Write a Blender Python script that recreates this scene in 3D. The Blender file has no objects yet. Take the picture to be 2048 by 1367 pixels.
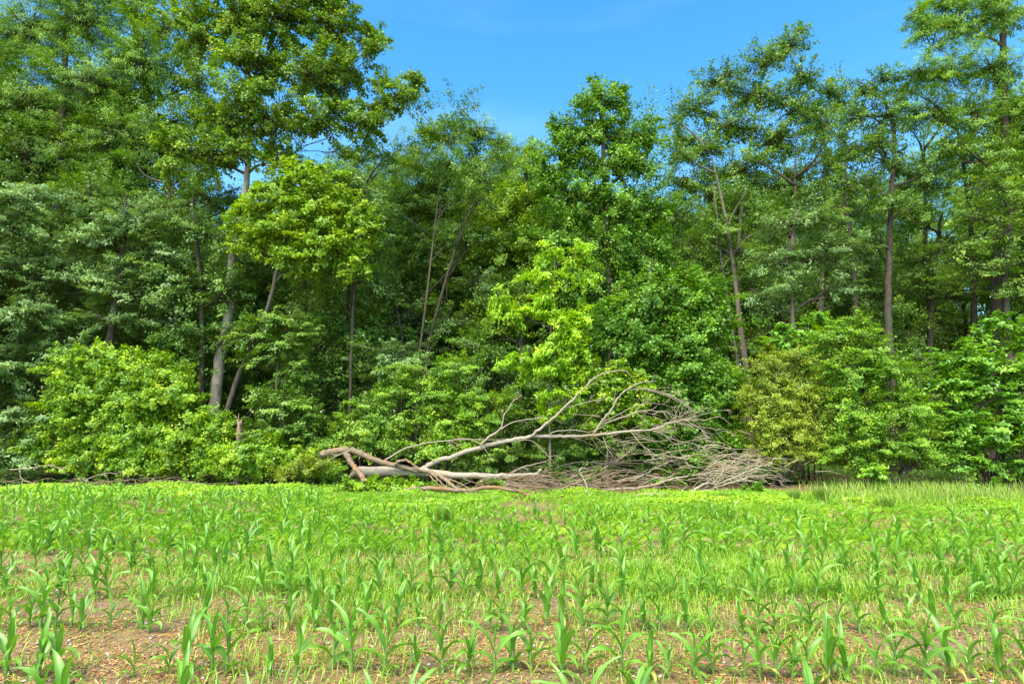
import bpy, math, random
import numpy as np
from mathutils import Vector

C = bpy.context.scene.collection
rng = np.random.default_rng(7)
random.seed(7)
PI = math.pi

# ------------------------------------------------------------------ camera
F_PX, PITCH, CAM_H = 1138.0, math.radians(7.5), 1.6
cam_d = bpy.data.cameras.new('camera')
cam_d.sensor_width = 36.0
cam_d.lens = 36.0 * F_PX / 2048.0
cam_d.clip_end = 3000
cam = bpy.data.objects.new('camera', cam_d)
cam.location = (0, 0, CAM_H)
cam.rotation_euler = (PI / 2 + PITCH, 0, 0)
C.objects.link(cam)
bpy.context.scene.camera = cam

# ------------------------------------------------------------------ world, sun, exposure
SUN_EL, SUN_AZ = math.radians(56), math.radians(204)      # azimuth clockwise from +Y: behind the camera, to the left
world = bpy.data.worlds.new("World")
bpy.context.scene.world = world
world.use_nodes = True
wn, wl = world.node_tree.nodes, world.node_tree.links
wn.clear()
sky = wn.new('ShaderNodeTexSky')
sky.sky_type = 'NISHITA'
sky.sun_disc = False
sky.sun_elevation = SUN_EL
sky.sun_rotation = SUN_AZ
sky.air_density = 1.0
sky.dust_density = 0.4
sky.ozone_density = 1.0
hs = wn.new('ShaderNodeHueSaturation')
hs.inputs['Saturation'].default_value = 1.38
hs.inputs['Hue'].default_value = 0.492
hs.inputs['Value'].default_value = 1.2
wl.new(sky.outputs[0], hs.inputs['Color'])
# thin cirrus veil
tc = wn.new('ShaderNodeTexCoord')
mp = wn.new('ShaderNodeMapping'); mp.inputs['Scale'].default_value = (1.2, 1.2, 7.0)
nz = wn.new('ShaderNodeTexNoise'); nz.inputs['Scale'].default_value = 1.6; nz.inputs['Detail'].default_value = 7
rp = wn.new('ShaderNodeMapRange')
rp.inputs['From Min'].default_value = 0.46; rp.inputs['From Max'].default_value = 0.8
rp.inputs['To Min'].default_value = 0.0; rp.inputs['To Max'].default_value = 0.06
mx = wn.new('ShaderNodeMixRGB'); mx.inputs['Color2'].default_value = (7.5, 8.6, 9.6, 1)
wl.new(tc.outputs['Generated'], mp.inputs['Vector']); wl.new(mp.outputs[0], nz.inputs['Vector'])
wl.new(nz.outputs['Fac'], rp.inputs['Value']); wl.new(rp.outputs[0], mx.inputs['Fac'])
wl.new(hs.outputs[0], mx.inputs['Color1'])
bg = wn.new('ShaderNodeBackground'); bg.inputs['Strength'].default_value = 0.15
wo = wn.new('ShaderNodeOutputWorld')
wl.new(mx.outputs[0], bg.inputs['Color']); wl.new(bg.outputs[0], wo.inputs['Surface'])

sun_d = bpy.data.lights.new('sun', 'SUN')
sun_d.energy = 4.8
sun_d.angle = math.radians(46)
sun_d.color = (1.0, 0.93, 0.76)
sun = bpy.data.objects.new('sun', sun_d)
C.objects.link(sun)
sdir = Vector((math.sin(SUN_AZ) * math.cos(SUN_EL), math.cos(SUN_AZ) * math.cos(SUN_EL), math.sin(SUN_EL)))
sun.rotation_euler = sdir.to_track_quat('Z', 'Y').to_euler()
vs = bpy.context.scene.view_settings
vs.view_transform = 'Standard'; vs.look = 'None'; vs.gamma = 1.0; vs.exposure = 1.12
cy = bpy.context.scene.cycles
cy.max_bounces = 7; cy.diffuse_bounces = 5; cy.transmission_bounces = 5; cy.glossy_bounces = 2
cy.use_denoising = True

# ------------------------------------------------------------------ helpers
SP, CP = math.sin(PITCH), math.cos(PITCH)

def ray(px, py):
    v = (683.5 - py) / F_PX
    return (px - 1024.0) / F_PX, CP - v * SP, SP + v * CP

def P(px, py, Y):
    """point of the place seen in direction (px, py) at distance Y in front of the camera"""
    a, b, c = ray(px, py)
    s = Y / b
    return np.array([a * s, Y, CAM_H + c * s])

def m_per_px(Y):
    return Y / F_PX

def hsh(ix, iy, seed):
    n = (ix.astype(np.int64) * 374761393 + iy.astype(np.int64) * 668265263 + seed * 982451653) & 0xFFFFFFFF
    n = ((n ^ (n >> 13)) * 1274126177) & 0xFFFFFFFF
    return ((n ^ (n >> 16)) & 0xFFFF) / 65535.0

def vn(x, y, s, seed=0):
    x = np.asarray(x, float) / s; y = np.asarray(y, float) / s
    ix = np.floor(x); iy = np.floor(y); fx = x - ix; fy = y - iy
    fx = fx * fx * (3 - 2 * fx); fy = fy * fy * (3 - 2 * fy)
    a = hsh(ix, iy, seed); b = hsh(ix + 1, iy, seed); c = hsh(ix, iy + 1, seed); d = hsh(ix + 1, iy + 1, seed)
    return (a * (1 - fx) + b * fx) * (1 - fy) + (c * (1 - fx) + d * fx) * fy

ROW0, ROW_D = 3.0, 0.76

def gh(x, y):
    x = np.asarray(x, float); y = np.asarray(y, float)
    field = np.clip((11.2 - y) / 1.0, 0, 1)
    z = 0.022 * (vn(x, y, .42, 3) - .5) + .030 * (vn(x, y, .14, 4) - .5) + .05 * (vn(x, y, 2.3, 5) - .5)
    z = z + field * 0.016 * np.cos((y - ROW0) / ROW_D * 2 * PI)
    z = z + (1 - field) * .10 * (vn(x, y, 1.1, 6) - .4)
    return z

def mesh_np(name, V, loops, sizes, mat, attrs=None, smooth=False, off=None):
    """one mesh from numpy: V (n,3), flat vertex indices, face sizes, face attributes"""
    V = np.asarray(V, np.float32)
    if off is not None:
        V = V - np.asarray(off, np.float32)
    loops = np.asarray(loops, np.int32); sizes = np.asarray(sizes, np.int32)
    me = bpy.data.meshes.new(name)
    me.vertices.add(len(V)); me.vertices.foreach_set('co', V.ravel())
    me.loops.add(len(loops)); me.loops.foreach_set('vertex_index', loops)
    me.polygons.add(len(sizes))
    st = np.concatenate([[0], np.cumsum(sizes)[:-1]]).astype(np.int32)
    me.polygons.foreach_set('loop_start', st)
    if attrs:
        for k, (dom, val) in attrs.items():
            a = me.attributes.new(k, 'FLOAT', dom)
            a.data.foreach_set('value', np.asarray(val, np.float32))
    if smooth:
        me.polygons.foreach_set('use_smooth', np.ones(len(sizes), bool))
    me.materials.append(mat)
    me.update(calc_edges=True)
    return me

def obj(name, me, parent=None, loc=None):
    o = bpy.data.objects.new(name, me)
    C.objects.link(o)
    if parent is not None:
        o.parent = parent
    if loc is not None:
        o.location = loc
    return o

def tag(o, label=None, cat=None, group=None, kind=None):
    if label: o['label'] = label
    if cat: o['category'] = cat
    if group: o['group'] = group
    if kind: o['kind'] = kind
    return o

def thing(name, label, cat, loc, group=None):
    o = bpy.data.objects.new(name, None)
    o.empty_display_size = .2
    C.objects.link(o); o.location = loc
    return tag(o, label, cat, group)

class TubeBag:
    """collects tapered tubes along polylines"""
    def __init__(s):
        s.V, s.L, s.S, s.n = [], [], [], 0
    def tube(s, pts, radii, k=7, wob=0.0, cap=True):
        pts = np.asarray(pts, float); m = len(pts)
        radii = np.broadcast_to(np.asarray(radii, float), (m,))
        T = np.gradient(pts, axis=0); T /= np.linalg.norm(T, axis=1)[:, None] + 1e-9
        ref = np.array([0, 0, 1.0]) if abs(T[:, 2]).mean() < .8 else np.array([0, 1.0, 0])
        A = np.cross(T, ref); A /= np.linalg.norm(A, axis=1)[:, None] + 1e-9
        B = np.cross(T, A)
        an = np.arange(k) * 2 * PI / k
        rr = radii[:, None] * (1 + (wob * rng.uniform(-1, 1, (m, k)) if wob else 0))
        ring = pts[:, None, :] + rr[..., None] * (np.cos(an)[None, :, None] * A[:, None, :] + np.sin(an)[None, :, None] * B[:, None, :])
        s.V.append(ring.reshape(-1, 3))
        i = np.arange(m - 1)[:, None] * k; j = np.arange(k)[None, :]; j2 = (j + 1) % k
        q = np.stack([i + j, i + j2, i + k + j2, i + k + j], -1).reshape(-1, 4) + s.n
        s.L.append(q.ravel()); s.S.append(np.full(len(q), 4))
        if cap:
            s.L.append(np.arange(k)[::-1] + s.n); s.S.append([k])
            s.L.append(np.arange(k) + s.n + (m - 1) * k); s.S.append([k])
        s.n += m * k
    def sticks(s, A, M, B, r0, r1):
        """many thin three sided twigs at once"""
        n = len(A)
        if n == 0: return
        r0 = np.broadcast_to(r0, (n,)); r1 = np.broadcast_to(r1, (n,))
        D = B - A; D /= np.linalg.norm(D, axis=1)[:, None] + 1e-9
        U = np.cross(D, np.array([.31, .2, .93])); U /= np.linalg.norm(U, axis=1)[:, None] + 1e-9
        W = np.cross(D, U)
        rings = []
        for q, r in ((A, r0), (B, r1)):
            for a in (0, 2.094, 4.189):
                rings.append(q + r[:, None] * (math.cos(a) * U + math.sin(a) * W))
        V = np.stack(rings, 1).reshape(-1, 3)
        f = []
        for t in (0,):
            for a in range(3):
                b = (a + 1) % 3
                f.append([t + a, t + b, t + 3 + b, t + 3 + a])
        f = np.array(f)
        q = (f[None] + (np.arange(n) * 6)[:, None, None] + s.n).reshape(-1, 4)
        s.V.append(V); s.L.append(q.ravel()); s.S.append(np.full(len(q), 4)); s.n += n * 6
    def mesh(s, name, mat, off=None, smooth=True):
        return mesh_np(name, np.concatenate(s.V), np.concatenate(s.L), np.concatenate([np.asarray(a) for a in s.S]), mat, None, smooth, off)

def catmull(pts, sub=4):
    pts = np.asarray(pts, float)
    if len(pts) < 3: 
        t = np.linspace(0, 1, sub + 1)[:, None]
        return pts[0] * (1 - t) + pts[-1] * t
    Q = np.vstack([2 * pts[0] - pts[1], pts, 2 * pts[-1] - pts[-2]])
    out = []
    for i in range(1, len(Q) - 2):
        for t in np.arange(sub) / sub:
            a, b, c, d = Q[i - 1], Q[i], Q[i + 1], Q[i + 2]
            out.append(.5 * (2 * b + (c - a) * t + (2 * a - 5 * b + 4 * c - d) * t * t + (3 * b - a - 3 * c + d) * t ** 3))
    out.append(Q[-2])
    return np.array(out)

def norm(v):
    return v / (np.linalg.norm(v, axis=-1, keepdims=True) + 1e-9)

class LeafBag:
    def __init__(s, one=False):
        s.V, s.r, s.c, s.n, s.one = [], [], [], 0, one
    def add(s, pos, nrm, along, L, W, rnd, cl, fold=.22):
        """kite shaped leaves folded along the midrib: base, left, tip, right"""
        nrm = norm(nrm)
        t = norm(along - (along * nrm).sum(1, keepdims=True) * nrm)
        b = np.cross(nrm, t)
        L = np.broadcast_to(L, (len(pos),))[:, None]; W = np.broadcast_to(W, (len(pos),))[:, None]
        base = pos - t * L * .4
        tip = pos + t * L * .6 - nrm * L * .12
        l = pos + b * W * .5 + nrm * W * fold
        r = pos - b * W * .5 + nrm * W * fold
        if s.one:      # small or narrow leaves: one pointed face each
            q = pos - t * L * .3
            s.V.append(np.stack([q + b * W * .52 + nrm * W * .1, q - b * W * .52, tip], 1).reshape(-1, 3))
        else:
            s.V.append(np.stack([base, l, tip, r], 1).reshape(-1, 3))
        s.r.append(rnd); s.c.append(cl); s.n += len(pos)
    def mesh(s, name, mat, off=None):
        V = np.concatenate(s.V); n = len(V) // 4
        if s.one:
            n = len(V) // 3
            return mesh_np(name, V, np.arange(3 * n), np.full(n, 3), mat, {'rnd': ('FACE', np.concatenate(s.r)), 'clump': ('FACE', np.concatenate(s.c))}, False, off)
        i = np.arange(n) * 4
        tri = np.stack([i, i + 2, i + 1, i, i + 3, i + 2], 1)
        r = np.repeat(np.concatenate(s.r), 2); c = np.repeat(np.concatenate(s.c), 2)
        return mesh_np(name, V, tri.ravel(), np.full(2 * n, 3), mat, {'rnd': ('FACE', r), 'clump': ('FACE', c)}, False, off)

# ------------------------------------------------------------------ materials
def nmat(name):
    m = bpy.data.materials.new(name); m.use_nodes = True
    m.node_tree.nodes.clear()
    return m, m.node_tree.nodes, m.node_tree.links

def leaf_mat(name, dark, light, young=None, tr=.38, gloss=.04, rough=.5, odd=None, oddshare=.03):
    adj = lambda c: (min(1, c[0] * 1.92), min(1, c[1] * 1.44), c[2] * .72)
    dark, light = adj(dark), adj(light)
    young = adj(young) if young else None
    m, n, l = nmat(name)
    at = n.new('ShaderNodeAttribute'); at.attribute_name = 'rnd'
    ac = n.new('ShaderNodeAttribute'); ac.attribute_name = 'clump'
    mixf = n.new('ShaderNodeMath'); mixf.operation = 'MULTIPLY_ADD'; mixf.inputs[1].default_value = .45
    l.new(at.outputs['Fac'], mixf.inputs[0])
    mc = n.new('ShaderNodeMath'); mc.operation = 'MULTIPLY'; mc.inputs[1].default_value = .55
    l.new(ac.outputs['Fac'], mc.inputs[0]); l.new(mc.outputs[0], mixf.inputs[2])
    cr = n.new('ShaderNodeValToRGB')
    e = cr.color_ramp.elements
    e[0].position = .12; e[0].color = (*dark, 1); e[1].position = .72; e[1].color = (*light, 1)
    if young:
        q = e.new(.95); q.color = (*young, 1)
    l.new(mixf.outputs[0], cr.inputs[0])
    col = cr.outputs[0]
    if odd:
        gt = n.new('ShaderNodeMath'); gt.operation = 'GREATER_THAN'; gt.inputs[1].default_value = 1 - oddshare
        l.new(at.outputs['Fac'], gt.inputs[0])
        mo = n.new('ShaderNodeMixRGB'); mo.inputs['Color2'].default_value = (*odd, 1)
        l.new(gt.outputs[0], mo.inputs['Fac']); l.new(col, mo.inputs['Color1']); col = mo.outputs[0]
    d = n.new('ShaderNodeBsdfDiffuse'); t = n.new('ShaderNodeBsdfTranslucent')
    l.new(col, d.inputs[0])
    ty = n.new('ShaderNodeMixRGB'); ty.blend_type = 'MULTIPLY'; ty.inputs['Fac'].default_value = 1
    ty.inputs['Color2'].default_value = (1.25, 1.15, .5, 1)
    l.new(col, ty.inputs['Color1']); l.new(ty.outputs[0], t.inputs[0])
    m1 = n.new('ShaderNodeMixShader'); m1.inputs[0].default_value = tr
    l.new(d.outputs[0], m1.inputs[1]); l.new(t.outputs[0], m1.inputs[2])
    g = n.new('ShaderNodeBsdfGlossy'); g.inputs['Roughness'].default_value = rough
    g.inputs['Color'].default_value = (.9, .95, .9, 1)
    m2 = n.new('ShaderNodeMixShader'); m2.inputs[0].default_value = gloss
    l.new(m1.outputs[0], m2.inputs[1]); l.new(g.outputs[0], m2.inputs[2])
    o = n.new('ShaderNodeOutputMaterial'); l.new(m2.outputs[0], o.inputs[0])
    return m

def bark_mat(name, c1, c2, c3=None, scale=(9, 9, 2.2), bump=.5, patch=2.0):
    m, n, l = nmat(name)
    tc = n.new('ShaderNodeTexCoord'); mp = n.new('ShaderNodeMapping'); mp.inputs['Scale'].default_value = scale
    l.new(tc.outputs['Object'], mp.inputs['Vector'])
    nz = n.new('ShaderNodeTexNoise'); nz.inputs['Scale'].default_value = 3; nz.inputs['Detail'].default_value = 8
    nz.inputs['Roughness'].default_value = .7
    l.new(mp.outputs[0], nz.inputs['Vector'])
    cr = n.new('ShaderNodeValToRGB'); e = cr.color_ramp.elements
    e[0].position = .35; e[0].color = (*c1, 1); e[1].position = .66; e[1].color = (*c2, 1)
    l.new(nz.outputs['Fac'], cr.inputs[0]); col = cr.outputs[0]
    if c3:
        n2 = n.new('ShaderNodeTexNoise'); n2.inputs['Scale'].default_value = patch; n2.inputs['Detail'].default_value = 4
        l.new(tc.outputs['Object'], n2.inputs['Vector'])
        r2 = n.new('ShaderNodeMapRange'); r2.inputs['From Min'].default_value = .52; r2.inputs['From Max'].default_value = .66
        l.new(n2.outputs['Fac'], r2.inputs['Value'])
        mo = n.new('ShaderNodeMixRGB'); mo.inputs['Color2'].default_value = (*c3, 1)
        l.new(r2.outputs[0], mo.inputs['Fac']); l.new(col, mo.inputs['Color1']); col = mo.outputs[0]
    b = n.new('ShaderNodeBsdfPrincipled'); b.inputs['Roughness'].default_value = .9
    b.inputs['Specular IOR Level'].default_value = .2
    l.new(col, b.inputs['Base Color'])
    bp = n.new('ShaderNodeBump'); bp.inputs['Strength'].default_value = bump; bp.inputs['Distance'].default_value = .03
    l.new(nz.outputs['Fac'], bp.inputs['Height']); l.new(bp.outputs[0], b.inputs['Normal'])
    o = n.new('ShaderNodeOutputMaterial'); l.new(b.outputs[0], o.inputs[0])
    return m

M = {}
M['sweetgum'] = leaf_mat('sweetgum_leaf', (.045, .130, .012), (.100, .250, .018), (.19, .34, .03), odd=(.2, .17, .05), oddshare=.03)
M['sweetgum_bright'] = leaf_mat('sweetgum_bright_leaf', (.075, .20, .014), (.15, .33, .020), (.24, .40, .03))
M['feather'] = leaf_mat('feather_leaf', (.05, .15, .018), (.11, .28, .028), (.20, .38, .03))
M['oak_pale'] = leaf_mat('pale_oak_leaf', (.050, .135, .065), (.115, .26, .13), (.18, .36, .15), gloss=.05)
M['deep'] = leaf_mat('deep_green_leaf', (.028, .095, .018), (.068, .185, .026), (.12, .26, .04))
M['poplar'] = leaf_mat('poplar_leaf', (.035, .125, .014), (.085, .245, .024), (.16, .35, .03), gloss=.035)
M['olive'] = leaf_mat('olive_leaf', (.034, .115, .012), (.078, .215, .018), (.15, .27, .035), odd=(.16, .12, .04), oddshare=.07)
M['lime'] = leaf_mat('lime_leaf', (.10, .27, .012), (.20, .44, .018), (.31, .53, .03), tr=.42)
M['vine'] = leaf_mat('vine_leaf', (.060, .18, .010), (.155, .350, .012), (.32, .48, .03), tr=.4)
M['shrub'] = leaf_mat('shrub_leaf', (.065, .19, .020), (.135, .31, .035), (.23, .41, .05))
M['shrub_yellow'] = leaf_mat('yellow_green_leaf', (.055, .17, .013), (.128, .315, .020), (.23, .41, .035))
M['bronze'] = leaf_mat('bronze_leaf', (.085, .18, .012), (.165, .31, .018), (.25, .35, .04), odd=(.30, .20, .05), oddshare=.10)
M['broad'] = leaf_mat('broad_leaf', (.050, .19, .018), (.115, .31, .025), (.20, .41, .04), gloss=.06)
M['under'] = leaf_mat('understory_leaf', (.045, .135, .026), (.100, .240, .045), (.15, .32, .05))
M['carpet'] = leaf_mat('carpet_leaf', (.050, .17, .010), (.145, .35, .014), (.26, .44, .03), tr=.35)
M['weed'] = leaf_mat('weed_grass', (.075, .23, .014), (.145, .35, .022), (.26, .40, .06), tr=.35, odd=(.45, .38, .16), oddshare=.07)
M['sedge'] = leaf_mat('sedge_grass', (.07, .19, .018), (.15, .31, .04), (.27, .34, .10), tr=.35, odd=(.42, .36, .17), oddshare=.12)
M['tuft'] = leaf_mat('tuft_grass', (.06, .15, .02), (.12, .25, .03), (.20, .27, .07))
M['bark'] = bark_mat('tree_bark', (.085, .068, .05), (.215, .175, .13), (.12, .12, .075))
M['lit_bark'] = bark_mat('lit_bark', (.20, .165, .125), (.43, .37, .29), (.32, .30, .20))  # bark lightened: light on the lower sweetgum trunk is put into the colour
M['bark_dark'] = bark_mat('dark_bark', (.035, .028, .022), (.115, .09, .068), (.06, .07, .04))
M['deadwood'] = bark_mat('dead_wood', (.19, .155, .115), (.45, .39, .305), (.33, .25, .16), scale=(14, 14, 14), bump=.35, patch=1.6)
M['rotwood'] = bark_mat('rotten_wood', (.12, .08, .05), (.34, .26, .17), (.30, .165, .075), scale=(10, 10, 10), bump=.7, patch=3)
M['twig'] = bark_mat('dead_twig', (.22, .175, .11), (.45, .37, .25), None, scale=(20, 20, 20), bump=.1)
M['brushwood'] = bark_mat('brushwood', (.13, .09, .06), (.32, .24, .16), (.24, .13, .06), scale=(12, 12, 12), bump=.2)

# corn leaf: pale midrib, blade veins
def corn_mat(name, a, b, y=None):
    m, n, l = nmat(name)
    rb = n.new('ShaderNodeAttribute'); rb.attribute_name = 'rib'
    oi = n.new('ShaderNodeObjectInfo')
    cr = n.new('ShaderNodeValToRGB'); e = cr.color_ramp.elements
    e[0].color = (*a, 1); e[1].color = (*b, 1)
    tcx = n.new('ShaderNodeTexCoord')
    nz = n.new('ShaderNodeTexNoise'); nz.inputs['Scale'].default_value = 7; nz.inputs['Detail'].default_value = 3
    l.new(tcx.outputs['Object'], nz.inputs['Vector'])
    ad = n.new('ShaderNodeMath'); ad.operation = 'MULTIPLY_ADD'; ad.inputs[1].default_value = .5
    sb = n.new('ShaderNodeMath'); sb.operation = 'MULTIPLY'; sb.inputs[1].default_value = .6
    l.new(nz.outputs['Fac'], sb.inputs[0])
    l.new(oi.outputs['Random'], ad.inputs[0]); l.new(sb.outputs[0], ad.inputs[2]); l.new(ad.outputs[0], cr.inputs[0])
    pw = n.new('ShaderNodeMath'); pw.operation = 'POWER'; pw.inputs[1].default_value = 5
    l.new(rb.outputs['Fac'], pw.inputs[0])
    pm = n.new('ShaderNodeMath'); pm.operation = 'MULTIPLY'; pm.inputs[1].default_value = .55
    l.new(pw.outputs[0], pm.inputs[0])
    mo = n.new('ShaderNodeMixRGB'); mo.inputs['Color2'].default_value = (.38, .56, .16, 1)
    l.new(pm.outputs[0], mo.inputs['Fac']); l.new(cr.outputs[0], mo.inputs['Color1'])
    d = n.new('ShaderNodeBsdfDiffuse'); t = n.new('ShaderNodeBsdfTranslucent'); l.new(mo.outputs[0], d.inputs[0])
    ty = n.new('ShaderNodeMixRGB'); ty.blend_type = 'MULTIPLY'; ty.inputs['Fac'].default_value = 1
    ty.inputs['Color2'].default_value = (.95, 1.1, .4, 1); l.new(mo.outputs[0], ty.inputs['Color1']); l.new(ty.outputs[0], t.inputs[0])
    m1 = n.new('ShaderNodeMixShader'); m1.inputs[0].default_value = .36
    l.new(d.outputs[0], m1.inputs[1]); l.new(t.outputs[0], m1.inputs[2])
    g = n.new('ShaderNodeBsdfGlossy'); g.inputs['Roughness'].default_value = .42
    m2 = n.new('ShaderNodeMixShader'); m2.inputs[0].default_value = .05
    l.new(m1.outputs[0], m2.inputs[1]); l.new(g.outputs[0], m2.inputs[2])
    o = n.new('ShaderNodeOutputMaterial'); l.new(m2.outputs[0], o.inputs[0])
    return m
M['corn'] = corn_mat('corn_leaf', (.088, .25, .012), (.195, .42, .030))
M['corn_stem'] = corn_mat('corn_stem', (.13, .29, .05), (.24, .40, .10))
M['corn_yellow'] = corn_mat('corn_yellow_leaf', (.40, .36, .05), (.50, .44, .12))

# ground: reddish soil with straw in the field, leaf litter under the trees
def ground_mat():
    m, n, l = nmat('soil')
    tc = n.new('ShaderNodeTexCoord')
    def noise(s, d=6, r=.6):
        q = n.new('ShaderNodeTexNoise'); q.inputs['Scale'].default_value = s; q.inputs['Detail'].default_value = d
        q.inputs['Roughness'].default_value = r; l.new(tc.outputs['Object'], q.inputs['Vector']); return q.outputs['Fac']
    def ramp(f, *st):
        q = n.new('ShaderNodeValToRGB'); e = q.color_ramp.elements
        e[0].position, e[0].color = st[0][0], (*st[0][1], 1); e[1].position, e[1].color = st[-1][0], (*st[-1][1], 1)
        for p, c in st[1:-1]:
            z = e.new(p); z.color = (*c, 1)
        l.new(f, q.inputs[0]); return q.outputs[0]
    def mix(f, a, b, fac=None):
        q = n.new('ShaderNodeMixRGB')
        if fac is None: l.new(f, q.inputs['Fac'])
        else: q.inputs['Fac'].default_value = fac
        l.new(a, q.inputs['Color1']); l.new(b, q.inputs['Color2']); return q.outputs[0]
    soil = ramp(noise(26, 9, .75), (.3, (.075, .044, .027)), (.5, (.225, .140, .078)), (.7, (.37, .265, .165)))
    big = ramp(noise(1.3, 4), (.38, (.27, .165, .065)), (.62, (.17, .115, .075)))
    soil = mix(None, soil, big, .35)
    spk = ramp(noise(95, 3, .7), (.55, (0, 0, 0)), (.68, (.8, .8, .8)))
    straw = ramp(noise(40, 2), (.3, (.38, .29, .18)), (.7, (.50, .43, .31)))
    soil = mix(spk, soil, straw)
    moss = ramp(noise(3.2, 6, .7), (.50, (0, 0, 0)), (.72, (.75, .75, .75)))
    green = ramp(noise(60, 4), (.3, (.12, .17, .03)), (.7, (.24, .30, .06)))
    soil = mix(moss, soil, green)
    lit = ramp(noise(34, 8, .75), (.3, (.035, .022, .013)), (.55, (.10, .062, .036)), (.75, (.22, .15, .09)))
    sep = n.new('ShaderNodeSeparateXYZ'); l.new(tc.outputs['Object'], sep.inputs[0])
    ad = n.new('ShaderNodeMath'); ad.operation = 'MULTIPLY_ADD'; ad.inputs[1].default_value = 1.6
    l.new(noise(.9, 3), ad.inputs[0]); l.new(sep.outputs['Y'], ad.inputs[2])
    mr = n.new('ShaderNodeMapRange'); mr.inputs['From Min'].default_value = 13.2; mr.inputs['From Max'].default_value = 14.2
    l.new(ad.outputs[0], mr.inputs['Value'])
    c = mix(mr.outputs[0], soil, lit)
    mr2 = n.new('ShaderNodeMapRange'); mr2.inputs['From Min'].default_value = 52; mr2.inputs['From Max'].default_value = 60
    l.new(ad.outputs[0], mr2.inputs['Value'])
    far = ramp(noise(.05, 4), (.3, (.12, .19, .04)), (.7, (.24, .27, .10)))
    c = mix(mr2.outputs[0], c, far)
    b = n.new('ShaderNodeBsdfPrincipled'); b.inputs['Roughness'].default_value = .95; b.inputs['Specular IOR Level'].default_value = .1
    l.new(c, b.inputs['Base Color'])
    bp = n.new('ShaderNodeBump'); bp.inputs['Strength'].default_value = .9; bp.inputs['Distance'].default_value = .025
    l.new(noise(30, 9, .75), bp.inputs['Height']); l.new(bp.outputs[0], b.inputs['Normal'])
    o = n.new('ShaderNodeOutputMaterial'); l.new(b.outputs[0], o.inputs[0])
    return m
M['ground'] = ground_mat()

# ------------------------------------------------------------------ ground
xs = np.concatenate([-np.geomspace(700, 14.5, 22), np.arange(-14, 14.01, .12), np.geomspace(14.5, 700, 22)])
ys = np.concatenate([-np.geomspace(500, 2, 14), np.arange(-1.5, 1.9, .5), np.arange(2.0, 13.5, .09), np.geomspace(13.7, 900, 46)])
gx, gy = np.meshgrid(xs, ys)
gz = gh(gx, gy) * np.clip((60 - np.hypot(gx, gy)) / 30, 0, 1)
nx_, ny_ = len(xs), len(ys)
idx = np.arange(nx_ * ny_).reshape(ny_, nx_)
q = np.stack([idx[:-1, :-1], idx[:-1, 1:], idx[1:, 1:], idx[1:, :-1]], -1).reshape(-1, 4)
g = obj('ground', mesh_np('ground', np.stack([gx, gy, gz], -1).reshape(-1, 3), q.ravel(), np.full(len(q), 4), M['ground'], None, True))
tag(g, kind='structure')

# ------------------------------------------------------------------ foliage builders
def fill_blob(bag, sticks, cen, rad, leaf, cover, limb_end, rc=.32, shell=.45, wind=(0, 0, 0)):
    """clusters of leaves on twigs through the volume of an ellipsoid"""
    cen = np.asarray(cen, float); rad = np.asarray(rad, float)
    L, W = leaf['L'] * .74, leaf['W'] * .72
    n = max(4, int(cover * rad[0] * rad[2] / (rc * rc * .55)))
    d = norm(rng.normal(size=(n, 3)))
    u = rng.uniform(0, 1, n) ** (1 / 3.0)
    u = shell + (1 - shell) * u if shell else u
    lump = .66 + .46 * rng.uniform(0, 1, n)
    lump = np.where(rng.uniform(0, 1, n) < .17, rng.uniform(1.1, 1.55, n), lump)
    c = cen + d * rad * (u * lump)[:, None]
    # twigs from the limb's end (or a point part way) to each cluster
    a = limb_end + (c - limb_end) * rng.uniform(.05, .5, n)[:, None]
    mid = (a + c) * .5 + rng.normal(size=(n, 3)) * .05 + np.array([0, 0, -.04])
    if sticks is not None:
        sticks.sticks(np.broadcast_to(limb_end, a.shape) + rng.normal(size=a.shape) * .05, a + rng.normal(size=a.shape) * .06, mid, .014, .009)
        sticks.sticks(mid, (mid + c) * .5 + rng.normal(size=a.shape) * .02, c + (c - mid) * .3, .009, .003)
    k = leaf['n'] * 1.65
    cnt = rng.integers(int(k * .6), int(k * 1.4) + 1, n)
    ci = np.repeat(np.arange(n), cnt)
    m = len(ci)
    out = norm((c - cen) / rad)
    tw = norm(c - mid + out * .2)
    rcc = rc * rng.uniform(.65, 1.35, n)
    # a spray: leaves along the twig direction, spread sideways, flattened vertically
    tpar = rng.uniform(-1.0, 1.25, m)
    side = rng.normal(size=(m, 3)) * np.array([.34, .34, leaf.get('flat', .22) * .85])
    side *= (1.05 - .45 * np.maximum(0, tpar))[:, None]
    pos = c[ci] + tw[ci] * (tpar * rcc[ci])[:, None] + side * rcc[ci][:, None]
    pos[:, 2] -= .12 * rcc[ci] * np.abs(tpar) * leaf.get('droop', 1)
    nr = np.array([0, 0, leaf.get('up', .75)]) + out[ci] * .55 + rng.normal(size=(m, 3)) * leaf.get('jit', .42)
    al = tw[ci] * .8 + rng.normal(size=(m, 3)) * .6 + np.array([0, 0, -.35 * leaf.get('droop', 1)])
    sz = rng.uniform(.65, 1.25, m)
    clv = np.clip(rng.normal(.46, .36, n), 0, 1)
    rn = rng.uniform(0, 1, m)
    bag.add(pos, nr, al, L * sz, W * sz, rn, clv[ci])

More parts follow.
